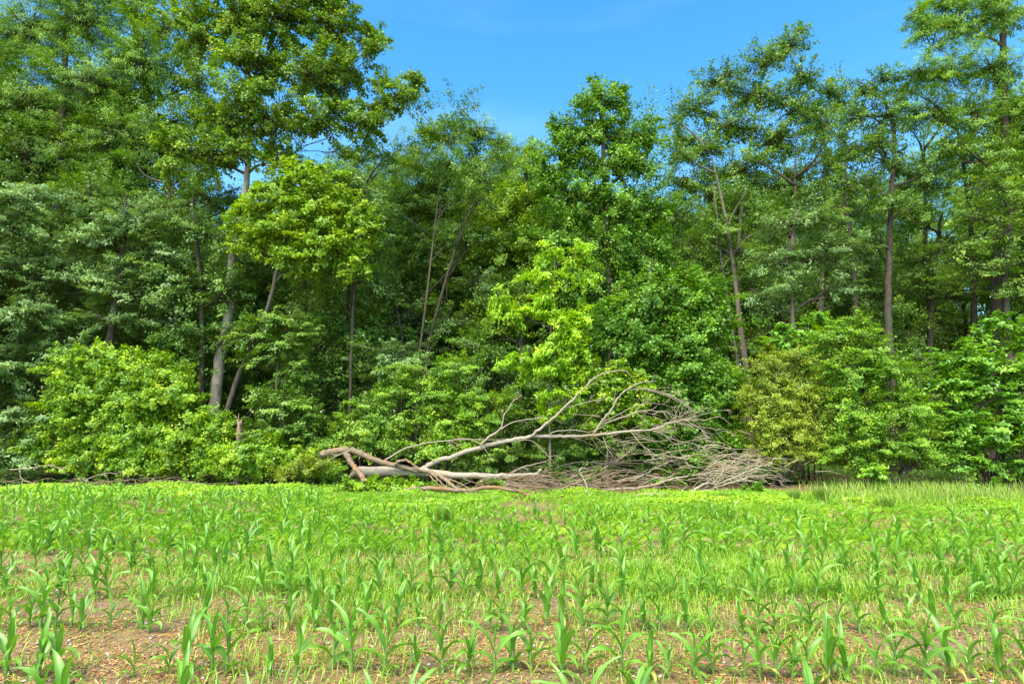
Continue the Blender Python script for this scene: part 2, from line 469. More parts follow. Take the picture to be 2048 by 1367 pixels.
LF = {
    'sweetgum': dict(L=.105, W=.095, n=66, mat='sweetgum', flat=.26, jit=.5),
    'bright': dict(L=.10, W=.088, n=76, mat='sweetgum_bright', flat=.24, jit=.42),
    'feather': dict(L=.14, W=.036, n=76, mat='feather', flat=.16, jit=.35, droop=1.6),
    'oak': dict(L=.14, W=.050, n=74, mat='oak_pale', flat=.15, up=1.0, jit=.3, droop=1.2),
    'deep': dict(L=.12, W=.06, n=55, mat='deep', flat=.2),
    'under': dict(L=.11, W=.055, n=60, mat='under', flat=.13, up=1.1, jit=.3),
    'poplar': dict(L=.10, W=.092, n=68, mat='poplar', flat=.3, jit=.5),
    'olive': dict(L=.105, W=.085, n=46, mat='olive', flat=.28, jit=.55),
    'lime': dict(L=.15, W=.060, n=54, mat='lime', flat=.26, jit=.4, droop=2.2),
    'vine': dict(L=.078, W=.074, n=58, mat='vine', flat=.3, jit=.4, up=.55),
    'shrub': dict(L=.085, W=.045, n=66, mat='shrub', flat=.22, jit=.45),
    'bronze': dict(L=.06, W=.036, n=85, mat='bronze', flat=.24, jit=.5),
    'shrubfine': dict(L=.07, W=.04, n=90, mat='shrub_yellow', flat=.16, jit=.38, up=.9),
    'broad': dict(L=.125, W=.075, n=58, mat='broad', flat=.12, up=1.1, jit=.25),
    'back': dict(L=.135, W=.095, n=50, mat='under', flat=.26, jit=.5),
}

ONE = {'olive', 'vine', 'feather', 'oak', 'deep', 'under', 'back', 'shrubfine', 'bronze', 'shrub'}

def to_blobs(Y, bl):
    """(px, py, rx_px, ry_px[, dY[, depth ratio]]) -> centre, radii in metres"""
    out = []
    for b in bl:
        y = Y + (b[4] if len(b) > 4 else 0)
        c = P(b[0], b[1], y); s = m_per_px(y)
        rx, rz = b[2] * s * 1.02, b[3] * s * 1.05
        out.append((c, (rx, (rx + rz) * .5 * (b[5] if len(b) > 5 else .8), rz)))
    return out

def build_tree(name, label, cat, Y, trunk, r0, r1, blobs, kind, cover=3.2, bark='bark', group=None, rc=.32, stems=None, shell=.3, crown_name='crown', blob_world=None, n_override=None):
    """trunk: pixel directions at distance Y from the lowest seen point upward"""
    tp = [P(p[0], p[1], Y + (p[2] if len(p) > 2 else 0)) for p in trunk]
    b = tp[0]
    gz0 = float(gh(b[0], b[1]))
    if b[2] > gz0 + .05:
        lean = (tp[1] - tp[0]); k = (b[2] - gz0) / max(lean[2], .5)
        b = np.array([b[0] - lean[0] * k * .6, b[1], gz0 - .05]); tp.insert(0, b)
    else:
        tp[0] = np.array([b[0], b[1], gz0 - .05]); b = tp[0]
    root = thing(name, label, cat, (b[0], b[1], gz0), group)
    off = np.array([b[0], b[1], gz0])
    tp.append(tp[-1] + norm(tp[-1] - tp[-2] + np.array([0, 0, .5])) * .5 + rng.normal(size=3) * .08)
    path = catmull(tp, 5)
    path[1:-1] += rng.normal(size=(len(path) - 2, 3)) * r0 * .07
    t = np.linspace(0, 1, len(path))
    rad = r0 + (r1 - r0) * t ** .62
    rad[-6:] *= np.linspace(1, .12, 6); rad[0] *= 1.35
    if len(rad) > 3: rad[1] *= 1.12
    tb = TubeBag(); tb.tube(path, rad, 9, .07)
    obj('trunk', tb.mesh('trunk', M[bark], off), root)
    leaf = LF[kind]; bag = LeafBag(kind in ONE)
    AP, AR = [path], [rad]
    bw = to_blobs(Y, blobs)
    bw.sort(key=lambda b_: np.linalg.norm(path - b_[0], axis=1).min())
    for c, rd in bw:
        ap = np.concatenate(AP); ar = np.concatenate(AR)
        hd = np.hypot(ap[:, 0] - c[0], ap[:, 1] - c[1])
        cost = np.linalg.norm(ap - c, axis=1) + 1.2 * np.maximum(0, ap[:, 2] - (c[2] - .45 * hd)) - 2.0 * np.minimum(ar, .12)
        i = int(np.argmin(cost))
        s = ap[i]; ri = ar[i]
        lb = TubeBag()
        dist = np.linalg.norm(c - s)
        if dist > .35:
            m1 = s + (c - s) * .35 + np.array([0, 0, .05 * dist]) + rng.normal(size=3) * .06 * dist
            m2 = s + (c - s) * .7 + rng.normal(size=3) * .05 * dist
            lr = min(ri * .75, .022 + .02 * dist)
            pth = catmull([s, m1, m2, c], 4)
            lb.tube(pth, np.linspace(lr, .014, len(pth)), 6, .06)
            AP.append(pth[4:]); AR.append(np.linspace(lr, .014, len(pth))[4:])
            # forks
            for f in range(5):
                j = rng.integers(len(pth) // 3, len(pth) - 1)
                e = c + norm(rng.normal(size=3)) * np.array(rd) * .8
                q2 = catmull([pth[j], (pth[j] + e) / 2 + rng.normal(size=3) * .1, e], 3)
                lb.tube(q2, np.linspace(.6 * (lr + (.014 - lr) * j / len(pth)) + .004, .006, len(q2)), 5)
        fill_blob(bag, lb, c, rd, leaf, cover, c, rc, shell)
        if lb.n:
            obj('branch', lb.mesh('branch', M['bark_dark'], off), root)
    obj(crown_name, bag.mesh(crown_name, M[leaf['mat']], off), root)
    return root

def build_shrub(name, label, cat, Y, base_px, blobs, kind, cover=3.6, group=None, rc=.26, shell=.28, bark='bark_dark', baseY=None):
    cover *= .9
    bY = baseY or Y
    a, bb, cc = ray(base_px, 900)
    bx = a / bb * bY
    gz0 = float(gh(bx, bY))
    root = thing(name, label, cat, (bx, bY, gz0), group)
    off = np.array([bx, bY, gz0])
    leaf = LF[kind]; bag = LeafBag(kind in ONE)
    for c, rd in to_blobs(Y, blobs):
        c = c.copy()
        if c[2] - rd[2] < .05: 
            lo = .05; hi = c[2] + rd[2]; c[2] = (lo + hi) / 2; rd = (rd[0], rd[1], max(.12, (hi - lo) / 2))
        s = off + np.array([rng.normal() * .10 + (c[0] - bx) * .08, rng.normal() * .12 + .1, -.04])
        lb = TubeBag()
        m1 = s + (c - s) * .5 + np.array([0, 0, .12 * np.linalg.norm(c - s)]) + rng.normal(size=3) * .07
        pth = catmull([s, m1, c], 5)
        lb.tube(pth, np.linspace(.02, .008, len(pth)), 6)
        for f in range(4):
            j = rng.integers(3, len(pth) - 1)
            e = c + norm(rng.normal(size=3)) * np.array(rd) * .85
            q2 = catmull([pth[j], (pth[j] + e) / 2 + rng.normal(size=3) * .06, e], 3)
            lb.tube(q2, np.linspace(.012, .004, len(q2)), 4)
        fill_blob(bag, lb, c, rd, leaf, cover, c, rc, shell)
        obj('stem', lb.mesh('stem', M[bark], off), root)
    obj('foliage', bag.mesh('foliage', M[leaf['mat']], off), root)
    return root
#@@SCENE@@

# ------------------------------------------------------------------ standing trees
T = build_tree
WT = 'trees standing along the edge of the wood'
# far left: tall feathery tree
T('tree', 'tall fresh green feathery tree filling the upper left corner of the photo', 'tree', 18.5,
  [(95, 820), (105, 600), (120, 350), (130, 120), (140, -60)], .20, .06,
  [(60, 60, 110, 70), (170, 40, 90, 70), (40, 200, 120, 80), (180, 160, 110, 80), (90, 320, 130, 80), (230, 270, 90, 70),
   (-60, 100, 110, 110), (120, -70, 140, 80), (-80, 330, 110, 110), (280, 120, 60, 90), (210, 390, 80, 60), (20, 420, 110, 70)], 'feather', 4.2, 'bark_dark', WT, shell=.2)
T('tree', 'slim open-crowned tree with sky between its twigs, second trunk group from the upper left', 'tree', 19.5,
  [(345, 700), (345, 500), (340, 380), (310, 250), (275, 100), (262, -30)], .17, .05,
  [(265, 20, 70, 60), (350, 50, 60, 70), (310, 150, 80, 60), (235, 230, 60, 50), (330, 250, 90, 60), (400, 170, 50, 70),
   (270, 330, 90, 60), (370, 350, 80, 60), (300, -70, 110, 60), (390, 440, 70, 50)], 'sweetgum', 2.0, 'bark_dark', WT, shell=.2)
# main sweetgum, its bark colour paled to stand for light on the lower trunk
T('tree', 'large sweetgum leaning right, its lit, pale-looking trunk rising behind the vine-covered mound', 'tree', 15.2,
  [(428, 825), (440, 720), (458, 620), (466, 510), (482, 430), (494, 350), (498, 270), (495, 150), (468, 50), (440, -60)], .19, .03,
  [(470, 30, 60, 60), (560, 40, 80, 60), (660, 50, 70, 60), (400, 70, 50, 70), (520, 130, 60, 60), (620, 150, 80, 55),
   (700, 130, 50, 45), (445, 240, 60, 50), (540, 240, 80, 50), (650, 235, 80, 45), (735, 245, 45, 38), (745, 80, 28, 45),
   (775, 200, 32, 32), (812, 185, 24, 28), (835, 152, 17, 17), (770, 165, 22, 22), (560, 320, 55, 26), (410, 310, 80, 36), (350, 300, 50, 40, -.6),
   (600, -50, 150, 70), (450, -60, 90, 60), (495, 190, 45, 40, -.7), (480, 300, 34, 26, -.5),  (470, 110, 40, 36, -.6), (690, 300, 30, 14), (830, 155, 10, 25)], 'sweetgum', 2.4, 'lit_bark', WT, rc=.25, shell=.15)
T('tree', 'dark small-leaved tree hanging over the middle of the pale leaning trunk', 'tree', 14.9,
  [(400, 830), (405, 700), (400, 560), (385, 420)], .10, .04,
  [(380, 560, 90, 50), (450, 590, 60, 55), (350, 640, 80, 50), (385, 670, 50, 36), (400, 470, 80, 40), (470, 660, 40, 35), (360, 740, 60, 36)], 'deep', 3.4, 'bark_dark', WT)
# bright lower sweetgum
T('tree', 'bright yellow-green sweetgum with dark slanting trunk right of the pale trunk', 'tree', 14.3,
  [(455, 822), (480, 745), (510, 680), (540, 600), (560, 520), (600, 430)], .085, .04,
  [(505, 420, 42, 26), (565, 390, 50, 30), (640, 395, 55, 30), (700, 425, 45, 30), (550, 470, 60, 24), (630, 450, 55, 26), (660, 500, 60, 28), (735, 460, 34, 30),
   (610, 540, 34, 16), (500, 490, 36, 18), (720, 530, 32, 22), (590, 345, 36, 16), (650, 350, 40, 16), (470, 450, 26, 16), (575, 515, 40, 18), (530, 375, 26, 14)], 'bright', 3.9, 'bark_dark', WT, rc=.22)
T('tree', 'pale green tree with drooping sprays just right of the bright sweetgum', 'tree', 15.0,
  [(700, 800), (705, 650), (712, 520), (715, 400)], .055, .02,
  [(740, 430, 40, 40), (750, 500, 32, 45), (720, 385, 50, 30), (745, 560, 22, 26), (690, 360, 40, 26)], 'oak', 3.6, 'bark_dark', WT)
# pale oak mass at the left
T('tree', 'grey-green oak spreading pale feathery boughs over the left of the mound', 'tree', 14.6,
  [(200, 830), (215, 700), (240, 560), (250, 430)], .14, .05,
  [(270, 440, 90, 34), (200, 480, 90, 30), (310, 500, 60, 28), (140, 560, 110, 30), (270, 590, 90, 30), (330, 560, 50, 26), (80, 520, 90, 32),
   (230, 640, 80, 22), (100, 640, 90, 30), (30, 690, 80, 36), (50, 770, 90, 36), (150, 700, 80, 30), (20, 580, 70, 36), (250, 530, 60, 22), (-60, 640, 80, 60)], 'oak', 4.6, 'bark_dark', WT, rc=.28)
T('tree', 'dark grey-green oak at the far left edge, low branches reaching down to the green carpet', 'tree', 13.9,
  [(-40, 900), (-30, 700), (-20, 500), (-10, 380)], .16, .06,
  [(10, 450, 80, 36), (50, 390, 80, 30), (-20, 540, 70, 40), (40, 620, 70, 26), (10, 840, 60, 40), (40, 900, 70, 34), (0, 740, 70, 36), (90, 830, 40, 30), (-70, 700, 80, 90)], 'oak', 4.0, 'bark_dark', WT, rc=.28)
T('tree', 'dense dark tree behind the pale oak boughs, left of the pale leaning trunk', 'tree', 16.6,
  [(330, 820), (335, 650), (345, 480), (340, 380)], .16, .05,
  [(300, 420, 110, 50), (420, 400, 70, 50), (180, 400, 110, 50), (330, 520, 120, 60), (180, 560, 120, 70), (60, 560, 110, 80), (330, 660, 130, 60), (160, 700, 120, 60), (60, 480, 110, 60)], 'deep', 4.0, 'bark_dark', WT)
# centre left thin tall ones
T('tree', 'thin pale tree rising behind the right-hand bough of the large sweetgum', 'tree', 22.0,
  [(800, 800), (790, 600), (760, 420), (700, 320)], .14, .04,
  [(660, 340, 50, 36), (720, 320, 55, 34), (790, 320, 60, 45), (760, 390, 70, 45), (700, 400, 70, 36), (640, 400, 50, 40), (800, 450, 60, 45)], 'under', 2.6, 'bark', WT, shell=.1)
T('tree', 'tall round-headed tree with many upright stems in the middle of the tree line', 'tree', 19.0,
  [(848, 745), (868, 640), (895, 540), (935, 440), (950, 330)], .12, .05,
  [(880, 275, 50, 30), (950, 275, 60, 32), (1010, 310, 50, 30), (850, 340, 70, 40), (930, 350, 80, 45), (1010, 370, 60, 40), (800, 400, 55, 45),
   (880, 430, 80, 40), (970, 440, 70, 40), (830, 300, 36, 20), (905, 250, 40, 20), (960, 258, 40, 18), (1005, 285, 36, 20), (850, 265, 36, 20)], 'feather', 3.8, 'bark_dark', WT, shell=.15)
T('tree', 'slender tree leaning right, one of the pair of brown trunks above the arching shrub', 'tree', 18.4,
  [(838, 720), (850, 620), (860, 520), (880, 420)], .07, .03,
  [(870, 480, 60, 40), (920, 520, 60, 30), (840, 540, 50, 36)], 'feather', 2.2, 'bark', WT, shell=.15)
T('tree', 'small dark tree with feathery sprays in the shade between the centre trunks', 'tree', 17.2,
  [(800, 840), (805, 700), (790, 600)], .09, .03,
  [(780, 650, 70, 30), (830, 700, 60, 26), (900, 640, 70, 36), (960, 560, 70, 40), (930, 480, 60, 26), (760, 580, 50, 30)], 'deep', 2.4, 'bark_dark', WT)
T('tree', 'mid green leafy tree between the round-headed tree and the tall poplar', 'tree', 17.6,
  [(1040, 800), (1045, 620), (1055, 450), (1050, 330)], .14, .04,
  [(1050, 330, 40, 30), (1020, 420, 60, 45), (1075, 400, 40, 45), (1000, 500, 55, 45), (1060, 500, 60, 50), (1030, 590, 60, 45), (990, 660, 60, 45), (1060, 300, 24, 18)], 'bright', 3.4, 'bark_dark', WT)
# poplar
T('tree', 'tall dense poplar with pointed double top, behind the lime green sapling', 'tree', 16.2,
  [(1235, 850), (1225, 700), (1215, 500), (1210, 350), (1200, 200)], .20, .04,
  [(1185, 205, 40, 26), (1240, 210, 38, 26), (1125, 265, 36, 26), (1290, 275, 34, 30), (1100, 350, 40, 36), (1180, 260, 60, 32), (1245, 265, 55, 36), (1130, 310, 50, 32), (1210, 330, 70, 40), (1285, 330, 45, 38),
   (1150, 390, 70, 45), (1240, 410, 75, 45), (1300, 420, 45, 45), (1120, 470, 60, 45), (1200, 490, 80, 45), (1290, 510, 70, 50),
   (1230, 580, 80, 50), (1330, 590, 70, 50), (1140, 560, 60, 45), (1190, 175, 12, 14), (1245, 178, 12, 12), (1110, 275, 18, 14)], 'poplar', 3.3, 'bark_dark', WT, rc=.28, shell=.2)
T('tree', 'blue-green young tree with layered leafy boughs hanging right of the lime sapling', 'tree', 14.2,
  [(1300, 900), (1310, 780), (1310, 660), (1300, 560)], .10, .04,
  [(1300, 600, 80, 40), (1370, 620, 70, 38), (1280, 680, 90, 36), (1370, 690, 80, 34), (1430, 650, 50, 26), (1240, 640, 60, 36), (1400, 740, 60, 26, -.4), (1300, 750, 70, 32), (1400, 590, 50, 30)], 'poplar', 3.8, 'bark_dark', WT, rc=.27)
# olive tree
T('tree', 'tall olive-green tree with bronze leaf tips and fine upright twigs against the sky', 'tree', 19.5,
  [(1492, 760), (1480, 620), (1478, 480), (1490, 360), (1510, 230)], .13, .03,
  [(1580, 90, 36, 30), (1530, 120, 50, 36), (1600, 150, 36, 32), (1440, 160, 50, 32), (1510, 190, 70, 36), (1590, 210, 50, 36), (1390, 215, 45, 32),
   (1460, 250, 70, 36), (1550, 280, 70, 36), (1400, 300, 55, 36), (1480, 340, 70, 40), (1570, 360, 60, 38), (1420, 380, 60, 36), (1360, 280, 30, 30), (1370, 360, 40, 40), (1600, 60, 14, 14)], 'olive', 3.9, 'bark', WT, rc=.3, shell=.1)
T('tree', 'slim grey-trunked tree just left of the bronze-tipped one, leafy up to mid height', 'tree', 17.6,
  [(1475, 730), (1455, 600), (1440, 500), (1430, 400)], .07, .02,
  [(1430, 450, 60, 40), (1380, 490, 50, 40), (1480, 500, 55, 40), (1420, 540, 60, 30)], 'under', 2.8, 'bark', WT)
T('tree', 'olive tree with sparse head between the bronze-tipped tree and the dark oak', 'tree', 20.0,
  [(1640, 700), (1645, 500), (1650, 300)], .14, .04,
  [(1660, 180, 38, 30), (1640, 250, 45, 45), (1670, 330, 50, 45), (1620, 400, 55, 45), (1680, 210, 30, 30), (1650, 460, 50, 40)], 'olive', 3.6, 'bark', WT, shell=.1)
# dark oak with fork
T('tree', 'dark rugged oak trunk forking above the green bush, sparse dark crown against the sky', 'tree', 16.0,
  [(1778, 690), (1776, 600), (1778, 500), (1782, 400), (1788, 270), (1770, 200)], .15, .03,
  [(1730, 170, 36, 26), (1770, 160, 34, 22), (1720, 230, 50, 36), (1780, 230, 40, 36), (1700, 300, 45, 26), (1790, 320, 36, 36), (1840, 420, 40, 30), (1730, 480, 40, 26), (1700, 370, 40, 30), (1790, 400, 36, 30, -.4), (1760, 290, 36, 30, -.5), (1850, 350, 40, 34)], 'deep', 2.8, 'bark_dark', WT, rc=.27, shell=.15)
T('tree', 'pale green soft-leaved tree spreading in front of the olive trees at mid height', 'tree', 15.4,
  [(1590, 760), (1585, 650), (1580, 540), (1590, 440)], .10, .035,
  [(1580, 450, 60, 34), (1640, 430, 50, 34), (1540, 520, 60, 34), (1620, 520, 60, 34), (1690, 500, 50, 34), (1590, 590, 60, 26), (1670, 580, 55, 26), (1520, 590, 40, 24)], 'oak', 3.4, 'bark', WT)
T('tree', 'mid green tree filling the space right of the forked dark oak', 'tree', 17.2,
  [(1860, 760), (1865, 600), (1880, 450)], .12, .04,
  [(1840, 520, 60, 40), (1900, 500, 60, 40), (1850, 360, 50, 40), (1820, 440, 40, 40), (1900, 590, 70, 34), (1810, 580, 40, 30), (1950, 540, 60, 40)], 'under', 3.2, 'bark_dark', WT)
# right edge
T('tree', 'very tall green tree at the right edge, its dark trunk leaving the top', 'tree', 15.8,
  [(1985, 850), (1990, 650), (2000, 450), (2010, 250), (2005, 60), (2005, -60)], .20, .05,
  [(1850, 60, 45, 36), (1920, 50, 60, 45), (2000, 30, 60, 50), (1840, 140, 36, 36), (1900, 140, 60, 45), (1980, 140, 60, 50), (1870, 220, 55, 40),
   (1950, 240, 60, 45), (2040, 220, 50, 60), (1900, 300, 50, 36), (1990, 320, 60, 45), (2050, 360, 50, 50), (1840, 20, 24, 24), (1960, -40, 120, 50), (1890, 0, 40, 30)], 'feather', 4.0, 'bark_dark', WT, rc=.3, shell=.15)
T('tree', 'blue-green tree with flat layered boughs below the very tall tree at the right edge', 'tree', 14.8,
  [(2030, 850), (2020, 700), (2010, 560), (2020, 430)], .13, .05,
  [(1990, 370, 70, 28), (2050, 420, 60, 30), (1950, 430, 60, 26), (2010, 480, 70, 28), (1970, 540, 70, 26), (2040, 560, 60, 30), (1920, 490, 45, 20), (2090, 500, 60, 80)], 'under', 4.0, 'bark_dark', WT)
for k, (ox, oy) in enumerate(((2130, 350), (-190, 300))):
    T('tree', ['leafy tree just outside the right edge, only its twigs showing', 'leafy tree just outside the left edge, only its twigs showing'][k], 'tree', 15.5,
      [(ox, 850), (ox, 600), (ox, 300), (ox, 100)], .2, .06,
      [(ox + rng.uniform(-90, 90), oy + 480 - 75 * j, 120, 70) for j in range(10)], 'deep', 2.2, 'bark_dark', WT)

# small trees and understory at the front of the wood
T('sapling', 'lime green sapling with drooping leaves standing above the fallen tree', 'sapling', 13.1,
  [(1100, 900), (1098, 800), (1100, 700), (1105, 600), (1110, 520)], .035, .015,
  [(1104, 500, 19, 16), (1161, 515, 23, 21), (1085, 545, 29, 18), (1095, 590, 23, 18), (996, 595, 17, 21), (1034, 625, 25, 22), (1100, 630, 25, 18),
   (1175, 545, 19, 18), (1137, 655, 29, 21), (1104, 690, 37, 21), (1156, 690, 25, 21), (1015, 720, 14, 9), (1062, 725, 26, 16), (1109, 740, 33, 19), (1161, 630, 17, 21), (1081, 520, 14, 13), (1098, 785, 19, 16), (1137, 790, 22, 13), (1095, 830, 11, 18), (1165, 750, 22, 13), (1053, 740, 22, 11)], 'lime', 3.7, 'bark', None, rc=.2, shell=.2)
T('sapling', 'yellow-green leafy sapling behind the upraised dead branches of the fallen tree', 'sapling', 13.5,
  [(1215, 930), (1215, 850), (1220, 760)], .03, .012,
  [(1200, 760, 45, 24), (1255, 770, 36, 22), (1180, 730, 40, 18), (1230, 810, 40, 22), (1275, 830, 26, 20), (1215, 850, 30, 16)], 'bright', 3.8, 'bark', None, rc=.2)
T('sapling', 'small dogwood-like tree with a curved stem beside the pale leaning trunk', 'sapling', 14.2,
  [(560, 900), (552, 800), (560, 700), (580, 640)], .04, .015,
  [(560, 690, 60, 26), (520, 720, 45, 20), (590, 740, 36, 22), (600, 660, 40, 22), (500, 670, 36, 20), (540, 640, 50, 22)], 'under', 4.4, 'bark', None, rc=.22)
S = build_shrub
S('shrub', 'layered green shrub right of the broken snag', 'shrub', 13.8, 560, [(560, 810, 60, 26), (610, 830, 36, 24), (540, 860, 60, 26), (610, 880, 45, 28), (520, 780, 24, 12)], 'under', 5.0, rc=.22)
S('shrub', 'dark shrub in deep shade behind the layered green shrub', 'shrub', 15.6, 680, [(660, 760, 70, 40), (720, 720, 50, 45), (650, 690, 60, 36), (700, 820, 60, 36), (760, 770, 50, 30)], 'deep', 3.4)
S('shrub', 'feathery blue-green bush with flat sprays in front of the pair of brown trunks', 'shrub', 15.0, 790, [(780, 700, 45, 16), (810, 720, 50, 16), (780, 745, 45, 20)], 'oak', 4.0, rc=.24)
S('shrub', 'light green rounded bush behind the rotten arched log', 'shrub', 13.9, 740,
  [(740, 815, 40, 24), (710, 850, 40, 26), (780, 840, 36, 26), (680, 890, 32, 24), (740, 880, 50, 28), (800, 880, 36, 24), (650, 905, 20, 18)], 'shrub', 5.0, rc=.2)
S('shrub', 'arching bush with drooping pale sprays above the fallen trunk', 'shrub', 14.0, 880,
  [(860, 745, 60, 24), (920, 735, 50, 22), (800, 755, 26, 20), (850, 790, 55, 24), (920, 800, 60, 24), (985, 800, 45, 20), (880, 840, 60, 26), (950, 840, 60, 24), (1010, 820, 32, 18), (780, 790, 26, 18)], 'shrubfine', 5.0, rc=.22)
S('shrub', 'yellow-green vine patch trailing below the arching bush', 'shrub', 13.7, 860, [(870, 860, 26, 34), (850, 895, 45, 20), (910, 890, 45, 20)], 'vine', 4.0, rc=.2)
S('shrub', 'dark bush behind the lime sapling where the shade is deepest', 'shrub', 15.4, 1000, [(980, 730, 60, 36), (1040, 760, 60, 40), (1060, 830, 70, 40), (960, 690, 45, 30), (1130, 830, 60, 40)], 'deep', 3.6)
S('shrub', 'dark green thicket under the raised trunk of the fallen tree', 'shrub', 14.0, 1080, [(1030, 910, 60, 30), (1110, 915, 60, 30), (1180, 910, 60, 34), (1250, 900, 60, 36), (960, 925, 50, 22)], 'under', 3.6, rc=.22)
S('shrub', 'bright leafy mass of low shoots behind the twig fan of the fallen tree', 'shrub', 13.9, 1400,
  [(1350, 780, 45, 30), (1400, 810, 45, 30), (1440, 790, 40, 34), (1360, 850, 50, 30), (1430, 860, 45, 30), (1320, 900, 45, 26), (1400, 900, 50, 26)], 'poplar', 4.6, rc=.24)
S('shrub', 'vine-hung green bush touching the left of the bronze bush', 'shrub', 14.3, 1450, [(1440, 740, 50, 24), (1470, 790, 36, 34), (1400, 745, 40, 22), (1460, 850, 32, 32)], 'vine', 4.2, rc=.22)
S('shrub', 'bronze-yellow small-leaved bush between the twig fan and the big green bush', 'shrub', 13.2, 1560,
  [(1540, 730, 40, 26), (1590, 720, 36, 24), (1540, 790, 50, 32), (1600, 780, 45, 36), (1520, 850, 40, 32), (1580, 860, 55, 36), (1540, 905, 40, 20), (1620, 840, 36, 40), (1500, 800, 20, 24), (1610, 910, 36, 18)], 'bronze', 5.6, rc=.2)
S('shrub', 'big light green bush with pointed sprays, tallest of the bushes at the right', 'shrub', 13.0, 1760,
  [(1700, 660, 45, 20), (1660, 680, 45, 22), (1740, 700, 50, 28), (1690, 740, 55, 32), (1780, 740, 50, 30), (1720, 810, 60, 36), (1800, 810, 55, 36), (1670, 810, 36, 40),
   (1760, 880, 60, 36), (1840, 870, 45, 32), (1690, 890, 45, 36), (1740, 925, 40, 14), (1830, 912, 50, 10), (1720, 640, 20, 14), (1850, 810, 36, 24), (1660, 908, 32, 12), (1885, 905, 30, 9)], 'shrubfine', 5.8, rc=.21)
S('shrub', 'green bush peeping up behind the bronze bush', 'shrub', 14.6, 1620, [(1610, 660, 50, 24), (1570, 690, 45, 22), (1640, 650, 36, 18), (1600, 720, 45, 24)], 'broad', 3.8, rc=.22)
S('shrub', 'broad-leaved bush with flat bright tiers at the right edge', 'shrub', 13.0, 1990,
  [(1920, 720, 60, 20), (1990, 735, 55, 22), (2050, 750, 45, 26), (1890, 770, 50, 22), (1960, 785, 60, 24), (2040, 800, 50, 26), (1920, 840, 50, 24), (1990, 850, 60, 22),
   (2050, 860, 45, 22), (1930, 888, 55, 14), (2010, 890, 60, 14), (1900, 885, 30, 18), (1990, 925, 60, 12), (2060, 930, 40, 14), (1930, 932, 36, 8), (2100, 820, 50, 70)], 'broad', 4.6, rc=.23)
S('shrub', 'leafy spray of the broad-leaved kind hanging high at the right edge', 'shrub', 13.6, 2030, [(1990, 640, 32, 13), (2040, 655, 36, 16), (1960, 672, 30, 11), (2030, 690, 40, 12)], 'broad', 4.4, rc=.2)
S('vine_mound', 'tall mound overgrown with yellow-green vine leaves, left of the pale trunk', 'vine mound', 13.9, 250,
  [(200, 715, 60, 26), (130, 730, 40, 26), (260, 740, 60, 30), (320, 740, 45, 26), (180, 790, 70, 34), (270, 800, 70, 36), (350, 790, 50, 34), (120, 830, 50, 34),
   (200, 860, 70, 36), (290, 870, 70, 38), (370, 860, 60, 36), (430, 860, 40, 30), (110, 895, 50, 26), (190, 920, 60, 26), (280, 925, 70, 28), (370, 920, 60, 28), (440, 910, 40, 28)], 'vine', 6.2, rc=.19)
S('shrub', 'low yellow-green hedge-like growth running from the mound to the rotten log', 'shrub', 13.4, 530,
  [(460, 925, 40, 26), (510, 920, 40, 28), (560, 925, 40, 26), (610, 935, 36, 22), (650, 935, 28, 18), (540, 890, 24, 18), (500, 890, 24, 16)], 'vine', 5.4, rc=.18)
S('shrub', 'tangled yellowish bush growing against the free end of the rotten log', 'shrub', 13.0, 620, [(600, 930, 26, 18), (640, 930, 22, 16), (570, 950, 26, 12)], 'bronze', 4.0, rc=.16)
S('shrub', 'low leafy shoots growing against the lower trunk of the fallen tree', 'shrub', 12.3, 780, [(740, 968, 26, 10), (790, 972, 30, 9), (840, 975, 26, 9), (700, 970, 24, 10)], 'vine', 3.6, rc=.13)
S('shrub', 'green shoots pushing through the middle of the dead branches', 'shrub', 12.5, 1000, [(985, 962, 16, 10), (1120, 955, 20, 12), (1190, 950, 18, 14), (1330, 955, 24, 14), (1400, 925, 26, 16)], 'under', 3.2, rc=.14)
S('weed_plant', 'broad-leaved weed at the foot of the big light green bush', 'weed', 12.4, 1760, [(1760, 955, 16, 16), (1745, 945, 14, 10)], 'broad', 4.0, rc=.14)
S('weed_plant', 'small leafy weed standing before the dark gap at the right edge', 'weed', 12.3, 1990, [(1988, 985, 12, 12)], 'broad', 3.4, rc=.12)
S('weed_plant', 'clump of dark weeds in the light carpet right of the dead branches', 'weed', 11.3, 1497, [(1497, 1000, 20, 11), (1485, 994, 12, 10), (1512, 998, 10, 9)], 'poplar', 2.6, rc=.12)

